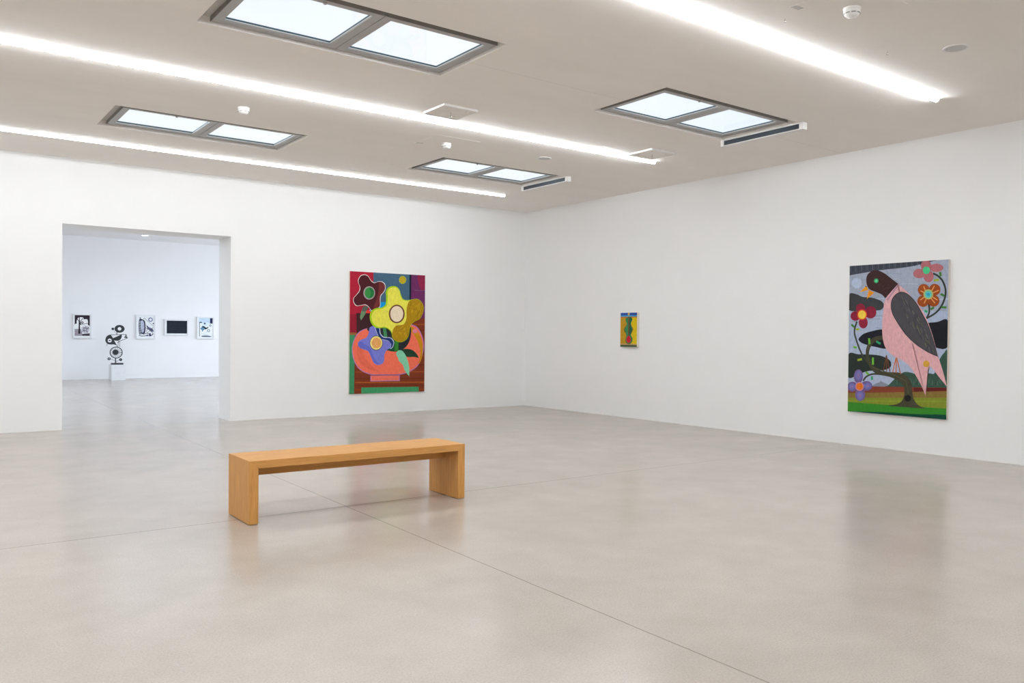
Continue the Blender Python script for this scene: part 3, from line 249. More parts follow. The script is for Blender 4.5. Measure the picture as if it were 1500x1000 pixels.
ART_CACTUS=[('P',(188,144,32),[(0,535),(188,535),(188,0),(0,0)],0),('P',(216,188,22),[(188,535),(370,535),(370,0),(188,0)],0),('P',(46,78,162),[(0,535),(370,535),(370,491),(0,491)],0),('P',(72,162,190),[(0,491),(370,491),(370,474),(0,474)],0),('P',(186,106,62),[(0,474),(370,474),(370,458),(0,458)],0),('P',(196,152,112),[(0,48),(370,48),(370,32),(0,32)],0),('P',(70,88,52),[(0,32),(370,32),(370,0),(0,0)],0),('S',(112,104,58),[(123,453),(182,469),(244,460),(268,429),(240,371),(258,322),(285,284),(268,235),(237,187),(272,143),(276,95),(237,52),(182,42),(133,59),(112,110),(130,168),(126,201),(88,245),(87,293),(123,330),(142,371),(112,419)],0),('S',(48,132,84),[(127,441),(182,457),(241,447),(262,417),(234,359),(247,312),(268,280),(252,240),(230,198),(264,155),(270,107),(234,64),(182,54),(136,72),(118,121),(137,179),(136,212),(106,248),(103,288),(133,319),(147,359),(117,407)],0),('S',(34,92,64),[(209,453),(258,438),(223,371),(249,293),(262,264),(223,187),(202,187)],0),('P',(112,70,52),[(175,475),(200,475),(200,158),(175,158)],0),('S',(60,120,60),[(253,110),(244,79),(221,56),(188,48),(156,56),(133,79),(124,110),(133,141),(156,163),(188,171),(221,163),(244,141)],0),('S',(194,26,52),[(239,117),(232,90),(214,70),(188,63),(163,70),(145,90),(138,117),(145,144),(163,164),(188,171),(214,164),(232,144)],0),('S',(226,180,64),[(207,514),(204,503),(196,495),(186,492),(175,495),(168,503),(165,514),(168,524),(175,532),(186,535),(196,532),(204,524)],0)]
ART_TREE=[('P',(44,36,46),[(42,622),(400,622),(400,66),(42,66)],0),('S',(232,236,242),[(42,355),(128,387),(220,355),(312,376),(400,311),(400,66),(42,66)],0),('P',(150,142,150),[(42,245),(220,245),(220,66),(42,66)],0),('S',(232,236,242),[(95,486),(128,547),(202,562),(253,541),(242,475),(183,438),(110,376),(88,420)],0),('S',(232,236,242),[(220,486),(293,512),(348,497),(358,376),(293,355),(202,355),(187,438)],0),('P',(44,36,46),[(143,562),(161,562),(176,125),(128,118)],0),('L',(44,36,46),[(152,442),(110,497),(103,530)],6),('L',(44,36,46),[(156,431),(211,497),(242,541)],6),('L',(44,36,46),[(158,355),(257,381),(376,409)],5),('S',(44,36,46),[(253,420),(249,404),(237,392),(220,387),(204,392),(191,404),(187,420),(191,437),(204,449),(220,453),(237,449),(249,437)],0),('S',(232,236,242),[(235,420),(233,413),(227,407),(220,405),(213,407),(207,413),(205,420),(207,428),(213,433),(220,436),(227,433),(233,428)],0),('S',(206,204,214),[(394,241),(381,188),(344,150),(293,136),(243,150),(206,188),(192,241),(206,293),(243,332),(293,346),(344,332),(381,293)],0),('P',(70,62,72),[(220,114),(400,136),(400,66),(220,66)],0),('L',(44,36,46),[(224,185),(237,174)],5),('L',(44,36,46),[(293,209),(306,198)],5),('L',(44,36,46),[(314,231),(327,220)],5),('L',(44,36,46),[(352,226),(365,215)],5),('L',(44,36,46),[(364,291),(377,280)],5),('L',(44,36,46),[(338,273),(351,262)],5),('L',(44,36,46),[(285,261),(298,251)],5),('L',(44,36,46),[(299,289),(312,278)],5),('L',(44,36,46),[(267,282),(280,271)],5),('L',(44,36,46),[(234,236),(247,225)],5),('L',(44,36,46),[(255,274),(267,263)],5),('L',(44,36,46),[(319,177),(332,166)],5),('L',(44,36,46),[(300,297),(313,286)],5),('L',(44,36,46),[(350,256),(363,245)],5),('L',(44,36,46),[(251,204),(264,193)],5),('L',(44,36,46),[(340,253),(353,242)],5),('L',(44,36,46),[(247,287),(260,276)],5),('L',(44,36,46),[(312,243),(325,232)],5),('L',(44,36,46),[(345,248),(358,237)],5),('L',(44,36,46),[(307,280),(319,269)],5),('L',(44,36,46),[(282,292),(294,281)],5),('L',(44,36,46),[(307,205),(320,194)],5),('L',(44,36,46),[(332,163),(345,152)],5),('L',(44,36,46),[(246,227),(259,216)],5),('L',(44,36,46),[(318,303),(331,292)],5),('L',(44,36,46),[(271,284),(284,273)],5),('L',(44,36,46),[(305,208),(318,197)],5),('L',(44,36,46),[(263,191),(276,180)],5),('L',(44,36,46),[(259,285),(272,274)],5),('L',(44,36,46),[(264,213),(277,202)],5),('L',(44,36,46),[(242,199),(255,188)],5),('L',(44,36,46),[(343,180),(356,169)],5),('L',(44,36,46),[(351,276),(363,265)],5),('L',(44,36,46),[(262,156),(275,145)],5),('L',(44,36,46),[(321,213),(334,202)],5),('L',(44,36,46),[(303,323),(315,312)],5),('L',(44,36,46),[(274,221),(287,210)],5),('L',(44,36,46),[(260,282),(273,271)],5),('L',(44,36,46),[(307,259),(320,249)],5),('L',(44,36,46),[(258,249),(271,238)],5),('L',(44,36,46),[(375,271),(388,260)],5),('L',(44,36,46),[(230,280),(243,269)],5),('L',(44,36,46),[(354,301),(367,290)],5),('L',(44,36,46),[(331,205),(344,194)],5),('L',(44,36,46),[(305,287),(318,276)],5),('L',(44,36,46),[(216,199),(229,188)],5),('L',(44,36,46),[(227,229),(240,219)],5),('L',(44,36,46),[(299,206),(312,195)],5),('L',(44,36,46),[(357,286),(370,275)],5),('L',(44,36,46),[(350,175),(363,164)],5),('L',(44,36,46),[(333,273),(346,262)],5),('L',(44,36,46),[(317,264),(330,253)],5),('L',(44,36,46),[(294,155),(307,144)],5),('L',(44,36,46),[(238,250),(250,240)],5),('L',(44,36,46),[(281,200),(293,189)],5),('L',(44,36,46),[(319,185),(332,174)],5),('L',(44,36,46),[(268,241),(280,230)],5),('L',(44,36,46),[(291,268),(303,257)],5),('L',(44,36,46),[(346,174),(359,163)],5),('L',(44,36,46),[(271,217),(284,206)],5)]
ART_PATTERN=[('S',(40,40,62),[(74,521),(178,537),(233,466),(243,290),(222,158),(135,132),(74,158)],0),('S',(196,200,222),[(135,499),(189,488),(211,378),(204,224),(167,169),(135,290)],0),('L',(210,214,230),[(74,499),(146,488)],3.5),('L',(50,50,80),[(146,484),(211,471)],3),('L',(210,214,230),[(74,473),(146,462)],3.5),('L',(50,50,80),[(146,460),(211,447)],3),('L',(210,214,230),[(74,447),(146,436)],3.5),('L',(50,50,80),[(146,436),(211,422)],3),('L',(210,214,230),[(74,420),(146,409)],3.5),('L',(50,50,80),[(146,411),(211,398)],3),('L',(210,214,230),[(74,394),(146,383)],3.5),('L',(50,50,80),[(146,387),(211,374)],3),('L',(210,214,230),[(74,367),(146,356)],3.5),('L',(50,50,80),[(146,363),(211,350)],3),('L',(210,214,230),[(74,341),(146,330)],3.5),('L',(50,50,80),[(146,339),(211,326)],3),('L',(210,214,230),[(74,315),(146,304)],3.5),('L',(50,50,80),[(146,315),(211,301)],3),('L',(210,214,230),[(74,288),(146,277)],3.5),('L',(50,50,80),[(146,290),(211,277)],3),('L',(210,214,230),[(74,262),(146,251)],3.5),('L',(50,50,80),[(146,266),(211,253)],3),('L',(210,214,230),[(74,235),(146,224)],3.5),('L',(50,50,80),[(146,242),(211,229)],3),('L',(210,214,230),[(74,209),(146,198)],3.5),('L',(50,50,80),[(146,218),(211,205)],3),('L',(210,214,230),[(74,183),(146,172)],3.5),('L',(50,50,80),[(146,194),(211,180)],3),('L',(210,214,230),[(74,156),(146,145)],3.5),('L',(50,50,80),[(146,169),(211,156)],3),('S',(96,100,150),[(430,539),(423,509),(401,488),(372,480),(342,488),(321,509),(313,539),(321,569),(342,590),(372,598),(401,590),(423,569)],0),('S',(232,236,242),[(407,539),(402,521),(389,509),(372,504),(354,509),(342,521),(337,539),(342,557),(354,569),(372,574),(389,569),(402,557)],0),('L',(60,60,80),[(204,587),(298,499),(450,367)],3),('S',(44,36,46),[(122,576),(119,568),(113,561),(104,559),(96,561),(89,568),(87,576),(89,585),(96,592),(104,594),(113,592),(119,585)],0),('S',(44,36,46),[(209,561),(208,557),(204,553),(200,552),(196,553),(192,557),(191,561),(192,565),(196,569),(200,570),(204,569),(208,565)],0),('S',(44,36,46),[(465,433),(463,425),(457,418),(448,416),(439,418),(433,425),(430,433),(433,442),(439,449),(448,451),(457,449),(463,442)],0),('S',(90,92,120),[(265,378),(341,323),(428,279),(450,202),(374,224),(298,290)],0),('L',(44,36,46),[(243,312),(352,246),(439,158)],5),('L',(44,36,46),[(265,158),(352,224),(450,334)],4),('L',(44,36,46),[(189,125),(276,158),(374,114)],6),('P',(46,46,78),[(335,158),(378,158),(385,75),(335,75)],0),('L',(46,46,78),[(374,79),(448,147)],9),('L',(44,36,46),[(74,97),(157,79),(298,92)],7),('S',(70,70,100),[(326,97),(321,87),(309,80),(291,77),(274,80),(261,87),(257,97),(261,107),(274,114),(291,117),(309,114),(321,107)],0),('L',(44,36,46),[(265,202),(298,312),(276,378)],4)]
ART_DARK=[('P',(32,38,48),[(60,412),(611,412),(611,49),(60,49)],0),('L',(44,52,64),[(271,340),(243,323)],3),('L',(24,29,38),[(123,155),(120,165)],3),('L',(44,52,64),[(504,227),(472,231)],3),('L',(24,29,38),[(377,258),(362,264)],3),('L',(44,52,64),[(228,242),(263,227)],3),('L',(24,29,38),[(341,109),(317,104)],3),('L',(44,52,64),[(473,310),(477,310)],3),('L',(24,29,38),[(134,82),(125,80)],3),('L',(44,52,64),[(94,227),(90,214)],3),('L',(24,29,38),[(115,111),(93,99)],3),('L',(44,52,64),[(449,201),(439,202)],3),('L',(24,29,38),[(404,274),(373,266)],3),('L',(44,52,64),[(423,303),(403,289)],3),('L',(24,29,38),[(250,371),(277,381)],3),('L',(44,52,64),[(271,213),(269,223)],3),('L',(24,29,38),[(196,232),(170,218)],3),('L',(44,52,64),[(208,347),(186,358)],3),('L',(24,29,38),[(520,256),(538,245)],3),('L',(44,52,64),[(126,196),(149,206)],3),('L',(24,29,38),[(530,223),(531,205)],3),('L',(44,52,64),[(169,96),(152,93)],3),('L',(24,29,38),[(119,279),(101,269)],3),('L',(44,52,64),[(557,346),(526,340)],3),('L',(24,29,38),[(552,85),(578,77)],3),('L',(44,52,64),[(360,390),(391,387)],3),('L',(24,29,38),[(307,388),(284,394)],3),('L',(44,52,64),[(544,189),(558,193)],3),('L',(24,29,38),[(437,328),(421,326)],3),('L',(44,52,64),[(165,112),(147,112)],3),('L',(24,29,38),[(530,277),(535,270)],3),('L',(44,52,64),[(291,312),(293,301)],3),('L',(24,29,38),[(279,173),(262,177)],3),('L',(44,52,64),[(534,373),(564,389)],3),('L',(24,29,38),[(472,273),(486,283)],3),('L',(44,52,64),[(168,366),(132,370)],3),('L',(24,29,38),[(103,304),(129,297)],3),('L',(44,52,64),[(283,388),(251,370)],3),('L',(24,29,38),[(293,204),(310,200)],3),('L',(44,52,64),[(443,214),(443,216)],3),('L',(24,29,38),[(508,78),(500,88)],3)]
ART_BLUE=[('P',(190,208,226),[(64,604),(440,604),(440,420),(64,420)],0),('P',(226,238,250),[(64,454),(440,454),(440,51),(64,51)],0),('P',(38,42,78),[(367,604),(440,604),(440,447),(367,447)],0),('S',(206,220,234),[(146,420),(193,484),(287,484),(311,420),(264,362),(169,362)],0),('L',(26,34,46),[(64,477),(146,477)],10),('L',(26,34,46),[(73,477),(73,74)],6),('S',(20,32,44),[(134,355),(193,369),(264,327),(322,355),(299,304),(228,277),(169,293)],0),('S',(96,134,164),[(94,304),(158,339),(228,293),(181,254),(151,201),(136,258)],0),('S',(80,90,120),[(247,447),(243,433),(233,423),(219,420),(205,423),(194,433),(191,447),(194,461),(205,471),(219,475),(233,471),(243,461)],0),('S',(60,80,110),[(407,390),(403,375),(392,364),(376,360),(361,364),(350,375),(346,390),(350,405),(361,415),(376,420),(392,415),(403,405)],0),('S',(232,236,242),[(393,390),(391,381),(385,376),(376,373),(368,376),(362,381),(360,390),(362,398),(368,404),(376,406),(385,404),(391,398)],0),('S',(66,80,110),[(367,240),(362,220),(347,206),(327,201),(307,206),(292,220),(287,240),(292,259),(307,274),(327,279),(347,274),(362,259)],0),('S',(222,234,246),[(353,240),(349,227),(340,218),(327,214),(314,218),(305,227),(301,240),(305,252),(314,262),(327,265),(340,262),(349,252)],0),('S',(90,104,120),[(146,92),(311,97),(416,65),(287,55),(146,60)],0),('P',(180,196,214),[(134,154),(334,120),(405,111),(193,129)],0)]
SC_M={'wheel': (-0.0227, 0.3205), 'wr': 0.157}
SC_O=(4.651, 24.35, 0.414)
SC_PTS=[(-0.0227, 0.3205), (-0.0386, 0.3271), (-0.1943, 0.1544), (0.0874, 0.1299), (-0.1719, 0.653), (-0.1797, 0.64), (0.0572, 0.9528), (-0.1056, 0.9487), (0.2059, 0.7466)]
SC_BODYTOP=[(-0.1624, 0.7919), (0.0258, 0.7977), (0.2199, 0.8059), (0.2564, 0.7075), (0.0661, 0.6257), (0.0064, 0.5819)]
SC_WING=[(-0.1246, 0.6836), (-0.1246, 0.6836), (0.006, 0.7453), (0.1096, 0.7984), (0.1096, 0.7984), (0.1097, 0.735), (0.0819, 0.6759), (0.0262, 0.6364), (-0.0533, 0.6405)]
SC_HEAD=[(0.1699, 0.7135), (0.2158, 0.8014), (0.2584, 0.7075)]
SC_TAIL=[(-0.2501, 0.4948), (-0.2267, 0.5489), (-0.1716, 0.5381)]
# ---------------------------------------------------------------- room shell
SKY = [(1.722, 3.767, 5.314, 6.335), (1.722, 3.735, 9.16, 10.152), (5.54, 7.50, 5.32, 6.328), (5.52, 7.50, 9.17, 10.168)]
MORE = [(-2.1, -.07, 5.314, 6.335), (-2.1, -.07, 9.16, 10.152)] + [(x, x+2.03, y, y+1.01) for x in (-2.1, 1.722, 5.54) for y in (-2.4, 1.46)]
struct(link('floor', bxm(XL-.3, X3R+.3, YF-.3, Y3+.3, -.2, 0), M['floor']))
ce = struct(link('ceiling', slab((XL,XR),(YF,YB), [tuple(s) for s in SKY+MORE], 'z', H, H+.055), M['ceil']))
struct(link('wall_back', slab((X3L,X3R),(0,H3+.1), [(1.694,3.845,-1,2.68)], 'y', YB, YB2), M['wall']))
struct(link('wall_right', bxm(XR, XR+.3, YF, YB, 0, H+.055), M['wall']))
struct(link('wall_left', bxm(XL-.3, XL, YF, YB, 0, H+.055), M['wall']))
struct(link('wall_front', bxm(XL-.3, XR+.3, YF-.3, YF, 0, H+.055), M['wall']))
def trim(name, bm): return struct(link(name, bm, M['white']))
trim('trim_1', bxm(XR-.004, XR, YF, YB-.004, 0, .012))
trim('trim_2', bxm(XL, 1.69, YB-.004, YB, 0, .012))
trim('trim_3', bxm(3.85, XR-.004, YB-.004, YB, 0, .012))
# next room
SK3 = [(x, x+2.8, y, y+2.5) for x in (-3.6, -.3, 3.0, 6.3, 9.6) for y in (13.4, 16.5, 19.6)]  # unseen roof lights, added and enlarged to brighten this room
struct(link('ceiling', slab((X3L,X3R),(YB2,Y3), SK3, 'z', H3, H3+.055), M['ceil2']))
struct(link('wall_far', bxm(X3L, X3R, Y3, Y3+.3, 0, H3+.1), M['wall2']))
struct(link('wall_far_right', slab((YB2,Y3),(0,H3+.1), [(14,24,.5,3.4)], 'x', X3R, X3R+.3), M['wall2']))
struct(link('wall_far_left', bxm(X3L-.3, X3L, YB2, Y3, 0, H3+.1), M['wall2']))
# unseen tall window added in the far room's right wall for side light
w = struct(empty('window_5', (X3R+.15, 19, .5)))
fm = bmesh.new()
for a, b, c, d in ((-5,5,0,.07),(-5,5,2.83,2.9),(-5,-4.93,.07,2.83),(4.93,5,.07,2.83),(-.035,.035,.07,2.83),(-2.5,-2.43,.07,2.83),(2.43,2.5,.07,2.83)):
    box(fm, -.04,.04, a, b, c, d)
link('window_frame', fm, M['frame'], w); link('pane', bxm(-.004,.004,-4.93,4.93,.07,2.83), M['glass'], w)
# ---------------------------------------------------------------- skylights
def skylight(n, x0, x1, y0, y1, z, glx=.10, gly=.12, detail=True):
    s = struct(empty('window_%d' % n, (x0, y0, z))); W, D = x1-x0, y1-y0
    # upstand that closes the gap round the casements (dark inside)
    u = bmesh.new()
    ax, bx_, ay, by = glx, W-.012, gly, D-.012
    for a,b,c,d in ((0,W,0,ay),(0,W,by,D),(0,ax,ay,by),(bx_,W,ay,by)): box(u, a,b,c,d,.0555,.075)
    link('upstand', u, M['upstand'], s)
    m = (ax+bx_)/2; fw = .068
    for (a, b) in ((ax, m-.003), (m+.003, bx_)):
        f = bmesh.new()
        for q in ((a,b,ay,ay+fw),(a,b,by-fw,by),(a,a+fw,ay+fw,by-fw),(b-fw,b,ay+fw,by-fw)): box(f, *q, .026, .0555)
        fo = link('casement', f, M['frame'], s)
        e = bmesh.new(); g = .0022
        for q in ((a+fw,b-fw,ay+fw,ay+fw+g),(a+fw,b-fw,by-fw-g,by-fw),(a+fw,a+fw+g,ay+fw,by-fw),(b-fw-g,b-fw,ay+fw,by-fw)): box(e, *q, .0425, .0555)
        link('spacer', e, M['seal'], fo)
        e = bmesh.new()
        for q in ((a+fw,b-fw,ay+fw,ay+fw+g),(a+fw,b-fw,by-fw-g,by-fw),(a+fw,a+fw+g,ay+fw,by-fw),(b-fw-g,b-fw,ay+fw,by-fw)): box(e, *q, .036, .0423)
        link('glazing_bead', e, M['white'], fo)
        link('pane', bxm(a+fw+g+.0002,b-fw-g-.0002,ay+fw+g+.0002,by-fw-g-.0002,.048,.054), M['glass'], fo)
    if detail:   # small latch in the near frame, and dark liners on the near upstand sides
        lm = bmesh.new(); ring(lm, .62, ay+fw*.6, .012, .026, .006, .014, 16)
        link('latch', lm, M['chrome'], s)
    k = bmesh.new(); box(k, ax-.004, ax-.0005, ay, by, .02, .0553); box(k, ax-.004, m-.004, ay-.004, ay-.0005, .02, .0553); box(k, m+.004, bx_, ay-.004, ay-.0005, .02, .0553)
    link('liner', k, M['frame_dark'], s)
    return s
n = 0
for q in SKY: n += 1; skylight(n, *q, H)
n = 5
for q in MORE: n += 1; skylight(n, *q, H, detail=False)
for q in SK3: n += 1; skylight(n, *q, H3, .02, .02, False)
# blind cassettes hanging at the end of the two right-hand skylights
for (x, y0, y1, lab) in ((7.515, 5.27, 6.36, 'white blind cassette with dark slot at the nearer right-hand skylight'),
                         (7.515, 9.12, 10.2, 'white blind cassette with dark slot at the farther right-hand skylight')):
    c = tag(empty('blind_cassette', (x, y0, H)), lab, 'blind', 'blind cassettes at the skylight ends')
    L = y1-y0; b = bmesh.new()
    for q in ((0,.075,0,.045,-.072,0),(0,.075,L-.045,L,-.072,0),(0,.075,.045,L-.045,-.012,0),(0,.075,.045,L-.045,-.072,-.064),(.06,.075,.045,L-.045,-.064,-.012)): box(b, *q)
    link('housing', b, M['white'], c)
    link('blind_roll', bxm(.006,.056,.047,L-.047,-.0625,-.0135), M['slot'], c)
# ---------------------------------------------------------------- linear lights
def strip(x0, x1, y, lab, z=H, mat='led'):
    s = tag(empty('linear_light', (x1, y, z)), lab, 'ceiling light', 'long linear ceiling lights')
    L = x1-x0; b = bmesh.new()
    pr = [(.024*math.cos(math.pi*i/10), -.003-.026*math.sin(math.pi*i/10)) for i in range(11)]
    prism(b, pr, 'x', -L, -.008)
    link('diffuser', b, M[mat], s)
    c = bmesh.new(); box(c, -L, -.008, -.05, .05, -.003, 0)
    link('housing', c, M['white'], s)
    e = bmesh.new(); prism(e, [(.05,0),(.05,-.003),(.026,-.003)]+[(.026*math.cos(math.pi*i/10), -.003-.028*math.sin(math.pi*i/10)) for i in range(1,10)]+[(-.026,-.003),(-.05,-.003),(-.05,0)], 'x', -.008, 0)
    link('end_cap', e, M['white'], s)
strip(XL+.3, 7.77, 11.0, 'long glowing ceiling strip light closest to the white back wall', mat='led_dim')
strip(XL+.3, 7.77, 7.66, 'long glowing ceiling strip light running across the middle between the two rows of skylights')
strip(XL+.3, 7.77, 3.99, 'long glowing ceiling strip light at the top right, ending near the round speaker')
strip(XL+.3, 7.77, .2, 'long glowing ceiling strip light behind the viewpoint, parallel to the others')
# ---------------------------------------------------------------- ceiling fittings
def access(x0, x1, y0, y1, lab):
    a = tag(empty('ceiling_plate', (x0, y0, H)), lab, 'ceiling plate', 'square ceiling plates with a hook')
    W, D = x1-x0, y1-y0; f = bmesh.new(); t_ = .012
    for q in ((0,W,0,t_),(0,W,D-t_,D),(0,t_,t_,D-t_),(W-t_,W,t_,D-t_)): box(f, *q, -.022, 0)
    link('rim', f, M['white'], a); link('panel', bxm(t_,W-t_,t_,D-t_,-.016,0), M['grille2'], a)
    h = bmesh.new(); tube(h, [(W/2,D/2,-.016),(W/2,D/2,-.05)], .006); ring(h, W/2, -.064, D/2-.003, D/2+.003, .008, .014, 16, 'y')
    link('hook', h, M['chrome'], a)
    for u in (.22,.78):
        for v in (.22,.78):
            s = bmesh.new(); ring(s, W*u, D*v, -.018, -.016, 0, .006, 12); link('screw', s, M['frame'], a)
M['grille2'] = plain('painted_plate', tuple(x*.97 for x in CEIL), .6)
access(4.235, 4.63, 7.025, 7.43, 'square white-rimmed ceiling plate with a hook, beside the middle strip light halfway along')
access(7.176, 7.59, 7.12, 7.525, 'square white-rimmed ceiling plate with a hook, beside the right end of the middle strip light')
def detector(x, y, lab, r=.055):
    d = tag(empty('smoke_detector', (x, y, H)), lab, 'smoke detector', 'white smoke detectors on the ceiling')
    b = bmesh.new(); lathe(b, [(0,0),(r*1.05,0),(r*1.05,-.012),(r*.98,-.018),(0,-.018)]); link('base', b, M['white'], d, smooth=False)
    b = bmesh.new(); lathe(b, [(r*.98,-.018),(r,-.03),(r*.9,-.045),(r*.7,-.056),(r*.35,-.06),(0,-.06)]); link('dome', b, M['white'], d, smooth=True)
    b = bmesh.new()
    for i in range(8):
        a = i*math.pi/4; c, s_ = math.cos(a), math.sin(a)
        tube(b, [((r*.955)*math.cos(a-.28), (r*.955)*math.sin(a-.28), -.04), ((r*.965)*c, (r*.965)*s_, -.04), ((r*.955)*math.cos(a+.28), (r*.955)*math.sin(a+.28), -.04)], .0035, 6)
    link('vent_slot', b, M['frame_dark'], d)
detector(2.759, 8.448, 'white smoke detector between the two left-hand strip lights, just beside the farther left skylight')
detector(5.149, 8.485, 'small white smoke detector just in front of the farther right-hand skylight')
detector(5.193, 3.263, 'nearest of the white smoke detectors, at the very top edge right of centre', .055)
def speaker(x, y, lab):
    d = tag(empty('ceiling_speaker', (x, y, H)), lab, 'speaker', 'round recessed ceiling speakers')
    b = bmesh.new(); ring(b, 0, 0, -.004, 0, .078, .095, 48); link('rim', b, M['white'], d)
    b = bmesh.new(); ring(b, 0, 0, -.003, 0, 0, .078, 48); link('grille', b, M['grille'], d)
speaker(6.549, 8.41, 'round grey ceiling speaker between the two right-hand skylights, next to the middle strip')
speaker(6.529, 3.21, 'round grey ceiling speaker at the top right corner of the ceiling')
def hatch(x, y, lab):
    d = tag(empty('ceiling_hatch', (x, y, H)), lab, 'hatch', 'flush ceiling hatches')
    link('panel', bxm(0,.575,0,.53,-.0012,0), M['ceil'], d)
    g = bmesh.new()
    for i in range(4): box(g, .01+i*.022, .02+i*.022, .47, .515, -.003, -.0012)
    link('vent_grille', g, M['frame'], d)
hatch(4.84, 8.17, 'faint square ceiling hatch around the smoke detector near the farther skylights')
hatch(4.84, 2.99, 'faint square ceiling hatch with a tiny grille beside the top right smoke detector')
for x, y, lab in ((4.996, 3.66, 'tiny metal ceiling hook beside the hatch at the top right'), (6.186, 3.574, 'tiny metal ceiling hook left of the top right round speaker')):
    b = bmesh.new(); tube(b, [(0,0,0),(0,0,-.012)], .003, 6); ring(b, 0, -.021, -.002, .002, .007, .011, 12, 'y')
    tag(link('ceiling_hook', b, M['chrome'], loc=(x,y,H)), lab, 'hook', 'tiny ceiling hooks')
# ---------------------------------------------------------------- bench
be = tag(empty('bench', (1.86, 5.545, 0), math.radians(-.55)), 'long oak waterfall bench standing on the polished floor', 'bench')
L, W, Z, T, TZ = 1.685, .45, .428, .062, .052
b = bmesh.new(); prism(b, [(0,Z),(L,Z),(L-T,Z-TZ),(T,Z-TZ)], 'y', 0, W); link('seat', b, M['oak_x'], be, bevel=.0012)
for s in (0,1):
    pts = [(0,.004),(T,.004),(T,Z-TZ),(0,Z)]
    if s: pts = [(L-u,v) for u,v in pts]
    b = bmesh.new(); prism(b, pts, 'y', 0, W); lg = link('leg', b, M['oak_z'], be, bevel=.0012)
    for yy in (.03, W-.03):
        b = bmesh.new(); ring(b, (T/2 if not s else L-T/2), yy, 0, .004, 0, .012, 12); link('glide', b, M['black'], lg)
link('rail', bxm(T+.0005, L-T-.0005, .2, .245, .298, Z-TZ-.0005), M['oak_x'], be)
# ---------------------------------------------------------------- pictures
def catmull(pts, closed=True, seg=5):
    n = len(pts); out = []
    for i in range(n if closed else n-1):
        P = [pts[(i+k-1)%n] if closed else pts[min(max(i+k-1,0),n-1)] for k in range(4)]
        for j in range(seg):
            t = j/seg; q = []
            for c in (0,1):
                a,b_,c_,d = P[0][c],P[1][c],P[2][c],P[3][c]
                q.append(.5*(2*b_+(c_-a)*t+(2*a-5*b_+4*c_-d)*t*t+(3*b_-a-3*c_+d)*t**3))
            out.append(tuple(q))
    if not closed: out.append(pts[-1])
    r = []
    for q in out:
        if not r or abs(q[0]-r[-1][0])+abs(q[1]-r[-1][1]) > 1e-4: r.append(q)
    if closed and len(r) > 1 and abs(r[0][0]-r[-1][0])+abs(r[0][1]-r[-1][1]) < 1e-4: r.pop()
    return r
def artwork(name, ART, w, h, gain, parent, step=.00004, base=None, unit=.00117):
    """painted shapes in the plane x (right), z (up), facing -y; each next shape a brush layer thicker"""
    bm = bmesh.new(); mats = []; idx = {}
    def mi(c):
        if c not in idx: idx[c] = len(mats); mats.append(paint(c, gain))
        return idx[c]
    def cl(q): return (min(max(q[0],.0),w), min(max(q[1],.0),h))
    if base: 
        f = bm.faces.new([bm.verts.new(v) for v in ((0,0,0),(w,0,0),(w,0,h),(0,0,h))]); f.material_index = mi(base)
    y = 0
    for k, (kind, col, pts, wd) in enumerate(ART):
        y -= step if kind in 'SP' else step*.15; P = [(a/1000, b/1000) for a, b in pts]; m_ = mi(col)
        if kind in 'SP':
            if kind == 'S': P = catmull(P)
            P = [cl(q) for q in P]; R = []
            for q in P:
                if not R or q != R[-1]: R.append(q)
            if len(R) > 2 and R[0] == R[-1]: R.pop()
            if len(R) < 3: continue
            f = bm.faces.new([bm.verts.new((u, y, v)) for u, v in R]); f.material_index = m_
        else:
            P = catmull(P, False, 6) if len(P) > 2 else P
            hw = wd*unit/2; Lf = []; n_ = len(P)
            for i, q in enumerate(P):
                a, b_ = P[max(i-1,0)], P[min(i+1,n_-1)]
                dx, dy = b_[0]-a[0], b_[1]-a[1]; d = math.hypot(dx,dy) or 1
                nx, ny = -dy/d*hw, dx/d*hw
                Lf.append((bm.verts.new((*[cl((q[0]+nx,q[1]+ny))[0]], y, cl((q[0]+nx,q[1]+ny))[1])), bm.verts.new((cl((q[0]-nx,q[1]-ny))[0], y, cl((q[0]-nx,q[1]-ny))[1]))))
            for (a, b_), (c_, d_) in zip(Lf, Lf[1:]):
                bm.faces.new((a, b_, d_, c_)).material_index = m_
    bmesh.ops.recalc_face_normals(bm, faces=bm.faces[:])
    me = bpy.data.meshes.new(name); bm.normal_update()
    for f in bm.faces:
        if f.normal.y > 0: f.normal_flip()
    bm.to_mesh(me); bm.free()
    for m_ in mats: me.materials.append(m_)
    o = bpy.data.objects.new(name, me); COL.objects.link(o); o.parent = parent
    return o
def canvas(loc, rz, w, h, th, ART, lab, unit, base, gain=1.0):
    """stretched canvas hung on a wall: loc is its lower left front corner"""
    p = tag(empty('painting', loc, rz), lab, 'painting')
    link('stretcher', bxm(0, w, .0005, th, 0, h), M['canvas_edge'], p, bevel=.002)
    artwork('painted_canvas', ART, w, h, gain, p, unit=unit, base=base)
    return p
canvas((5.69, YB-.04, .331), 0, 1.36, 1.945, .04, ART_FLOWERS, 'large painting of yellow, brown and blue flowers in a coral vase on the back wall', .00126, (122,52,28))
canvas((XR-.04, 5.722, .404), -math.pi/2, 1.19, 1.75, .04, ART_BIRD, 'large painting of a pink bird with a brown head perched on a bent tree', .00225, (158,166,184))
canvas((XR-.05, 9.707, 1.12), -math.pi/2, .37, .535, .05, ART_CACTUS, 'small yellow painting of a green cactus on the right wall', .001, (188,144,32))
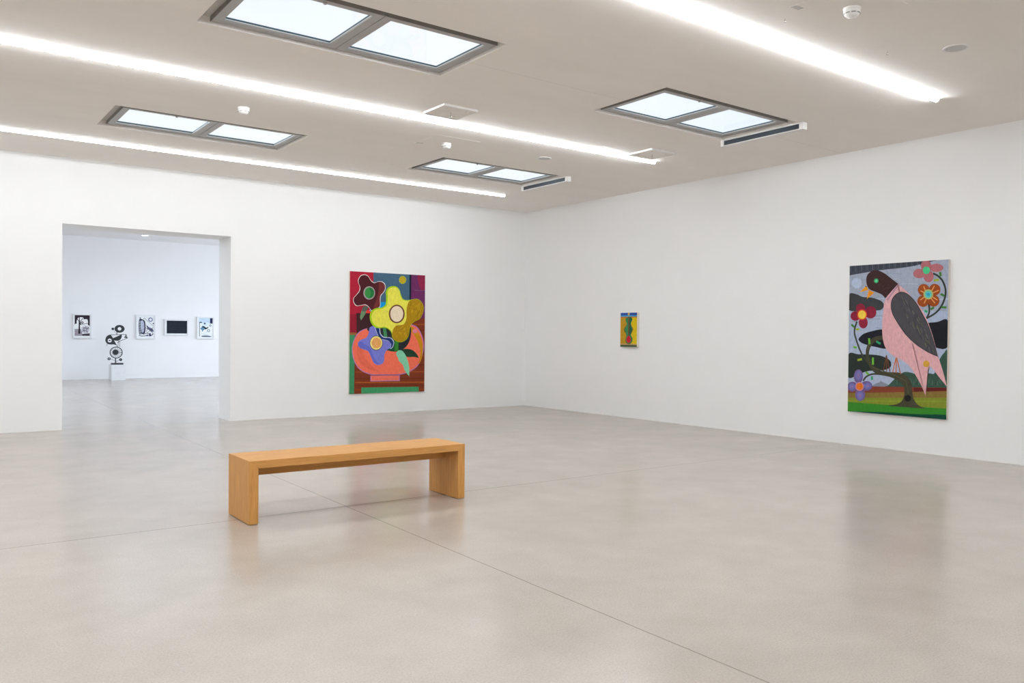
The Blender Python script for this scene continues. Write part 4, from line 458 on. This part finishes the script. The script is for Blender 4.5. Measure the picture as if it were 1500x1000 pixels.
def framed(x, z, w, h, ART, lab, fw=.03, unit=.0024):
    p = tag(empty('framed_print', (x, Y3-.035, z)), lab, 'picture', 'framed prints in the next room')
    f = bmesh.new()
    for q in ((0,w,0,fw),(0,w,h-fw,h),(0,fw,fw,h-fw),(w-fw,w,fw,h-fw)): box(f, q[0],q[1], -.008, .035, q[2],q[3])
    link('frame', f, M['whitefr'], p); link('mat_board', bxm(fw,w-fw,.003,.035,fw,h-fw), M['mat'], p)
    a = artwork('print', ART, w, h, 1.1, p, unit=unit, step=.00015); a.location = (0, .0025, 0)
    return p
framed(3.695, 1.105, .444, .646, ART_TREE, 'white-framed print of a black tree, leftmost beyond the doorway')
framed(5.245, 1.095, .501, .67, ART_PATTERN, 'white-framed print of a striped oval and ring, right of the sculpture')
framed(5.984, 1.205, .641, .456, ART_DARK, 'white-framed landscape-format print that is almost entirely black')
framed(6.865, 1.103, .482, .64, ART_BLUE, 'white-framed pale blue print with small circles, next to the doorway jamb')
# ---------------------------------------------------------------- plinth and sculpture
b = bxm(-.17, .17, 0, .34, 0, .413)
tag(link('plinth', b, M['whitefr'], loc=(4.652, 24.25, 0), bevel=.002), 'low white square plinth standing before the far wall under the black sculpture', 'plinth')
sc = tag(empty('sculpture', (4.65, 24.42, .4135)), 'black cut-steel bird and wheel sculpture on the low white plinth', 'sculpture')
P_ = SC_PTS; k = .12/54.97; hy = .008
def part(nm, bm, parent=sc): return link(nm, bm, M['blackmetal'], parent)
part('base_plate', bxm(-.142, .142, -.07, .07, 0, .042))
wx, wz = P_[0]; hx, hz = P_[1]; R_ = 72*k
b = bmesh.new(); box(b, hx-.012, hx+.012, -.01, .01, .042, wz-R_+.01); part('stem', b)
b = bmesh.new(); ring(b, wx, wz, -hy, hy, R_-.02, R_, 40, 'y'); ring(b, hx, hz, -.01, .01, 0, 33*k, 32, 'y')
for i in range(16):
    a = 2*math.pi*i/16; r0, r1 = 30*k, R_-.01
    tube(b, [(hx+r0*math.cos(a), 0, hz+r0*math.sin(a)), (wx+r1*math.cos(a), 0, wz+r1*math.sin(a))], .005 if i else .01, 6)
part('spoked_wheel', b)
for i, hole in ((2, 6), (3, 3)):
    x, z = P_[i]; b = bmesh.new(); ring(b, x, z, -hy, hy, hole*k, 17*k, 24, 'y')
    tube(b, [(x+(.03 if x < 0 else -.03), 0, z-.005), (hx, 0, .10 if x < 0 else .06)], .004, 6); part('small_ring', b)
bx, bz = P_[4]; ex, ez = P_[5]
b = bmesh.new()
# round tail-end disc with a hole, slightly egg shaped
n_ = 40; Rr = 54*k; r_ = 23*k; V = []
OUT = catmull([((X-596)*k, -(Y-488)*k) for X, Y in ((549,492),(556,450),(578,425),(606,416),(606,416),(622,448),(640,488),(664,528),(690,562),(690,562),(650,537),(610,537),(570,526))])
def reach(a):      # distance from the hole's centre to the body outline in direction a
    dx, dz = math.cos(a), math.sin(a); best = r_*1.2
    for (x0, z0), (x1, z1) in zip(OUT, OUT[1:]+OUT[:1]):
        den = dx*(z1-z0)-dz*(x1-x0)
        if abs(den) < 1e-12: continue
        t_ = (x0*(z1-z0)-z0*(x1-x0))/den; u_ = (x0*dz-z0*dx)/den
        if t_ > 0 and -1e-6 <= u_ <= 1.000001: best = max(best, t_)
    return best
n_ = 72
for inner, yy in ((1,-hy),(0,-hy),(0,hy),(1,hy)):
    V.append([])
    for i in range(n_):
        a = 2*math.pi*i/n_; rr = r_ if inner else reach(a)
        V[-1].append(b.verts.new((ex+rr*math.cos(a), yy, ez+rr*math.sin(a))))
for q in range(4):
    for i in range(n_): b.faces.new((V[q][i],V[q][(i+1)%n_],V[(q+1)%4][(i+1)%n_],V[(q+1)%4][i]))
ring(b, ex, ez, -hy, hy, 0, 8*k, 16, 'y')
tube(b, [(ex-r_,0,ez),(ex+r_,0,ez)], .003, 6)
part('body_disc', b)
T_ = SC_BODYTOP; b = bmesh.new()
tube(b, [(x,0,z) for x,z in T_], .008, 6); tube(b, [(bx+.08,0,bz+.02),(P_[1][0]+.04,0,wz+R_+.0)], .006, 6)
tube(b, [(T_[0][0],0,T_[0][1]),(bx+.1,0,bz+.01)], .005, 6)
part('outline_rod', b)
b = bmesh.new(); prism(b, catmull(SC_WING), 'y', -hy, hy); part('wing', b)
b = bmesh.new()
a0, a1, a2 = SC_HEAD; prism(b, [a0, a1, a2], 'y', -hy, hy)
hd = part('head', b)
b = bmesh.new(); ring(b, (a0[0]+a2[0])/2+.005, (a0[1]+a1[1])/2-.005, -hy-.003, -hy-.0005, .006, .011, 16, 'y'); link('eye', b, M['white'], hd)
b = bmesh.new(); tube(b, [(x,0,z) for x,z in SC_TAIL], .004, 6); tube(b, [(SC_TAIL[0][0],0,SC_TAIL[0][1]),(SC_TAIL[1][0]-.01,0,SC_TAIL[1][1]+.05)], .004, 6); part('tail_rod', b)
b = bmesh.new(); z1 = T_[4][1]
for xx, dx in ((hx+.075, -.02), (hx+.1, 0)): tube(b, [(xx,0,z1),(xx+dx,0,wz+R_-.01)], .005, 6)
part('bird_leg', b)
fx, fz = P_[6]; b = bmesh.new(); V = []
for rr, rz_, yy in ((21*k,21*k,-hy),(56*k,47*k,-hy),(56*k,47*k,hy),(21*k,21*k,hy)):
    V.append([b.verts.new((fx+rr*math.cos(2*math.pi*i/n_), yy, fz+rz_*math.sin(2*math.pi*i/n_))) for i in range(n_)])
for q in range(4):
    for i in range(n_): b.faces.new((V[q][i],V[q][(i+1)%n_],V[(q+1)%4][(i+1)%n_],V[(q+1)%4][i]))
box(b, fx-.07, fx-.055, -.007, .007, T_[0][1]-.004, fz-.06)
part('flower_ring', b)
sx_, sz_ = P_[7]; b = bmesh.new(); ring(b, sx_, sz_, -hy, hy, 0, 15*k, 24, 'y'); tube(b, [(sx_,0,sz_),(sx_+.05,0,sz_-.09),(fx-.06,0,T_[0][1]+.01)], .003, 6); part('berry_disc', b)
# small lamp on the next room's ceiling
d = tag(empty('ceiling_lamp', (5.13, 23.5, H3)), 'small bright round lamp on the ceiling seen just under the doorway lintel', 'lamp')
b = bmesh.new(); ring(b, 0, 0, -.03, 0, .075, .1, 32); link('rim', b, M['white'], d)
b = bmesh.new(); ring(b, 0, 0, -.024, -.001, 0, .075, 32); link('diffuser', b, M['ledcool2'], d)
# ---------------------------------------------------------------- sky, daylight and added lamps
W_ = bpy.data.worlds.new('overcast_sky'); bpy.context.scene.world = W_; W_.use_nodes = True; nt = W_.node_tree; nt.nodes.clear()
ou = nt.nodes.new('ShaderNodeOutputWorld'); bg = nt.nodes.new('ShaderNodeBackground'); tc = nt.nodes.new('ShaderNodeTexCoord')
mp = nt.nodes.new('ShaderNodeMapping'); mp.inputs['Scale'].default_value = (1,1,3)
no = nt.nodes.new('ShaderNodeTexNoise'); no.inputs['Scale'].default_value = 1.7; no.inputs['Detail'].default_value = 4
ra = nt.nodes.new('ShaderNodeValToRGB'); e = ra.color_ramp.elements
e[0].position = .3; e[0].color = (*SKYA,1); e[1].position = .65; e[1].color = (*SKYB,1)
nt.links.new(tc.outputs['Generated'], mp.inputs[0]); nt.links.new(mp.outputs[0], no.inputs[0]); nt.links.new(no.outputs[0], ra.inputs[0])
nt.links.new(ra.outputs[0], bg.inputs[0]); bg.inputs[1].default_value = SKYS; nt.links.new(bg.outputs[0], ou.inputs[0])
def area(name, loc, rot, sx, sy, power, col, portal=False):
    l = bpy.data.lights.new(name, 'AREA'); l.shape = 'RECTANGLE'; l.size = sx; l.size_y = sy; l.energy = power; l.color = col
    if portal: l.cycles.is_portal = True
    o = bpy.data.objects.new(name, l); COL.objects.link(o); o.location = loc; o.rotation_euler = rot
    return o
for q in SKY+MORE: area('skylight_portal', ((q[0]+q[1])/2,(q[2]+q[3])/2,H+.08), (0,0,0), 2.0, 1.0, 1, (1,1,1), True)
for q in SK3: area('skylight_portal', ((q[0]+q[1])/2,(q[2]+q[3])/2,H3+.08), (0,0,0), 2.7, 2.4, 1, (1,1,1), True)
# lamps added to brighten the far room through roof glazing and side window
for q in SK3: area('roof_fill_lamp', ((q[0]+q[1])/2,(q[2]+q[3])/2,H3+1.2), (0,0,0), 3.1, 2.9, FARP, (.775,.88,1))
area('window_fill_lamp', (X3R+1.2, 19, 2.2), (0, math.pi/2, 0), 3, 10, FARW, (.775,.88,1))
# ---------------------------------------------------------------- camera
cam = bpy.data.cameras.new('camera'); co = bpy.data.objects.new('camera', cam); COL.objects.link(co)
R = Vector((0.79745497,-0.60331064,0.00904684)); U = Vector((3.11659e-4,1.54054891e-02,.99988128)); F = Vector((.60337838,.79735748,-.01247321))
co.matrix_world = Matrix(((R.x,U.x,-F.x,0),(R.y,U.y,-F.y,0),(R.z,U.z,-F.z,1.28),(0,0,0,1)))
cam.sensor_width = 36; cam.lens = 1224.31/1500*36
cam.shift_x = -(777.487-750)/1500; cam.shift_y = (506.889-500)/1500; cam.clip_end = 200
sc_ = bpy.context.scene; sc_.camera = co
vs = sc_.view_settings; vs.view_transform = 'Standard'; vs.look = 'None'; vs.exposure = EXPO; vs.gamma = 1; vs.use_curve_mapping = False
sc_.cycles.sample_clamp_indirect = 5; sc_.cycles.blur_glossy = .5; sc_.cycles.max_bounces = 16; sc_.cycles.diffuse_bounces = 8; sc_.cycles.transparent_max_bounces = 24
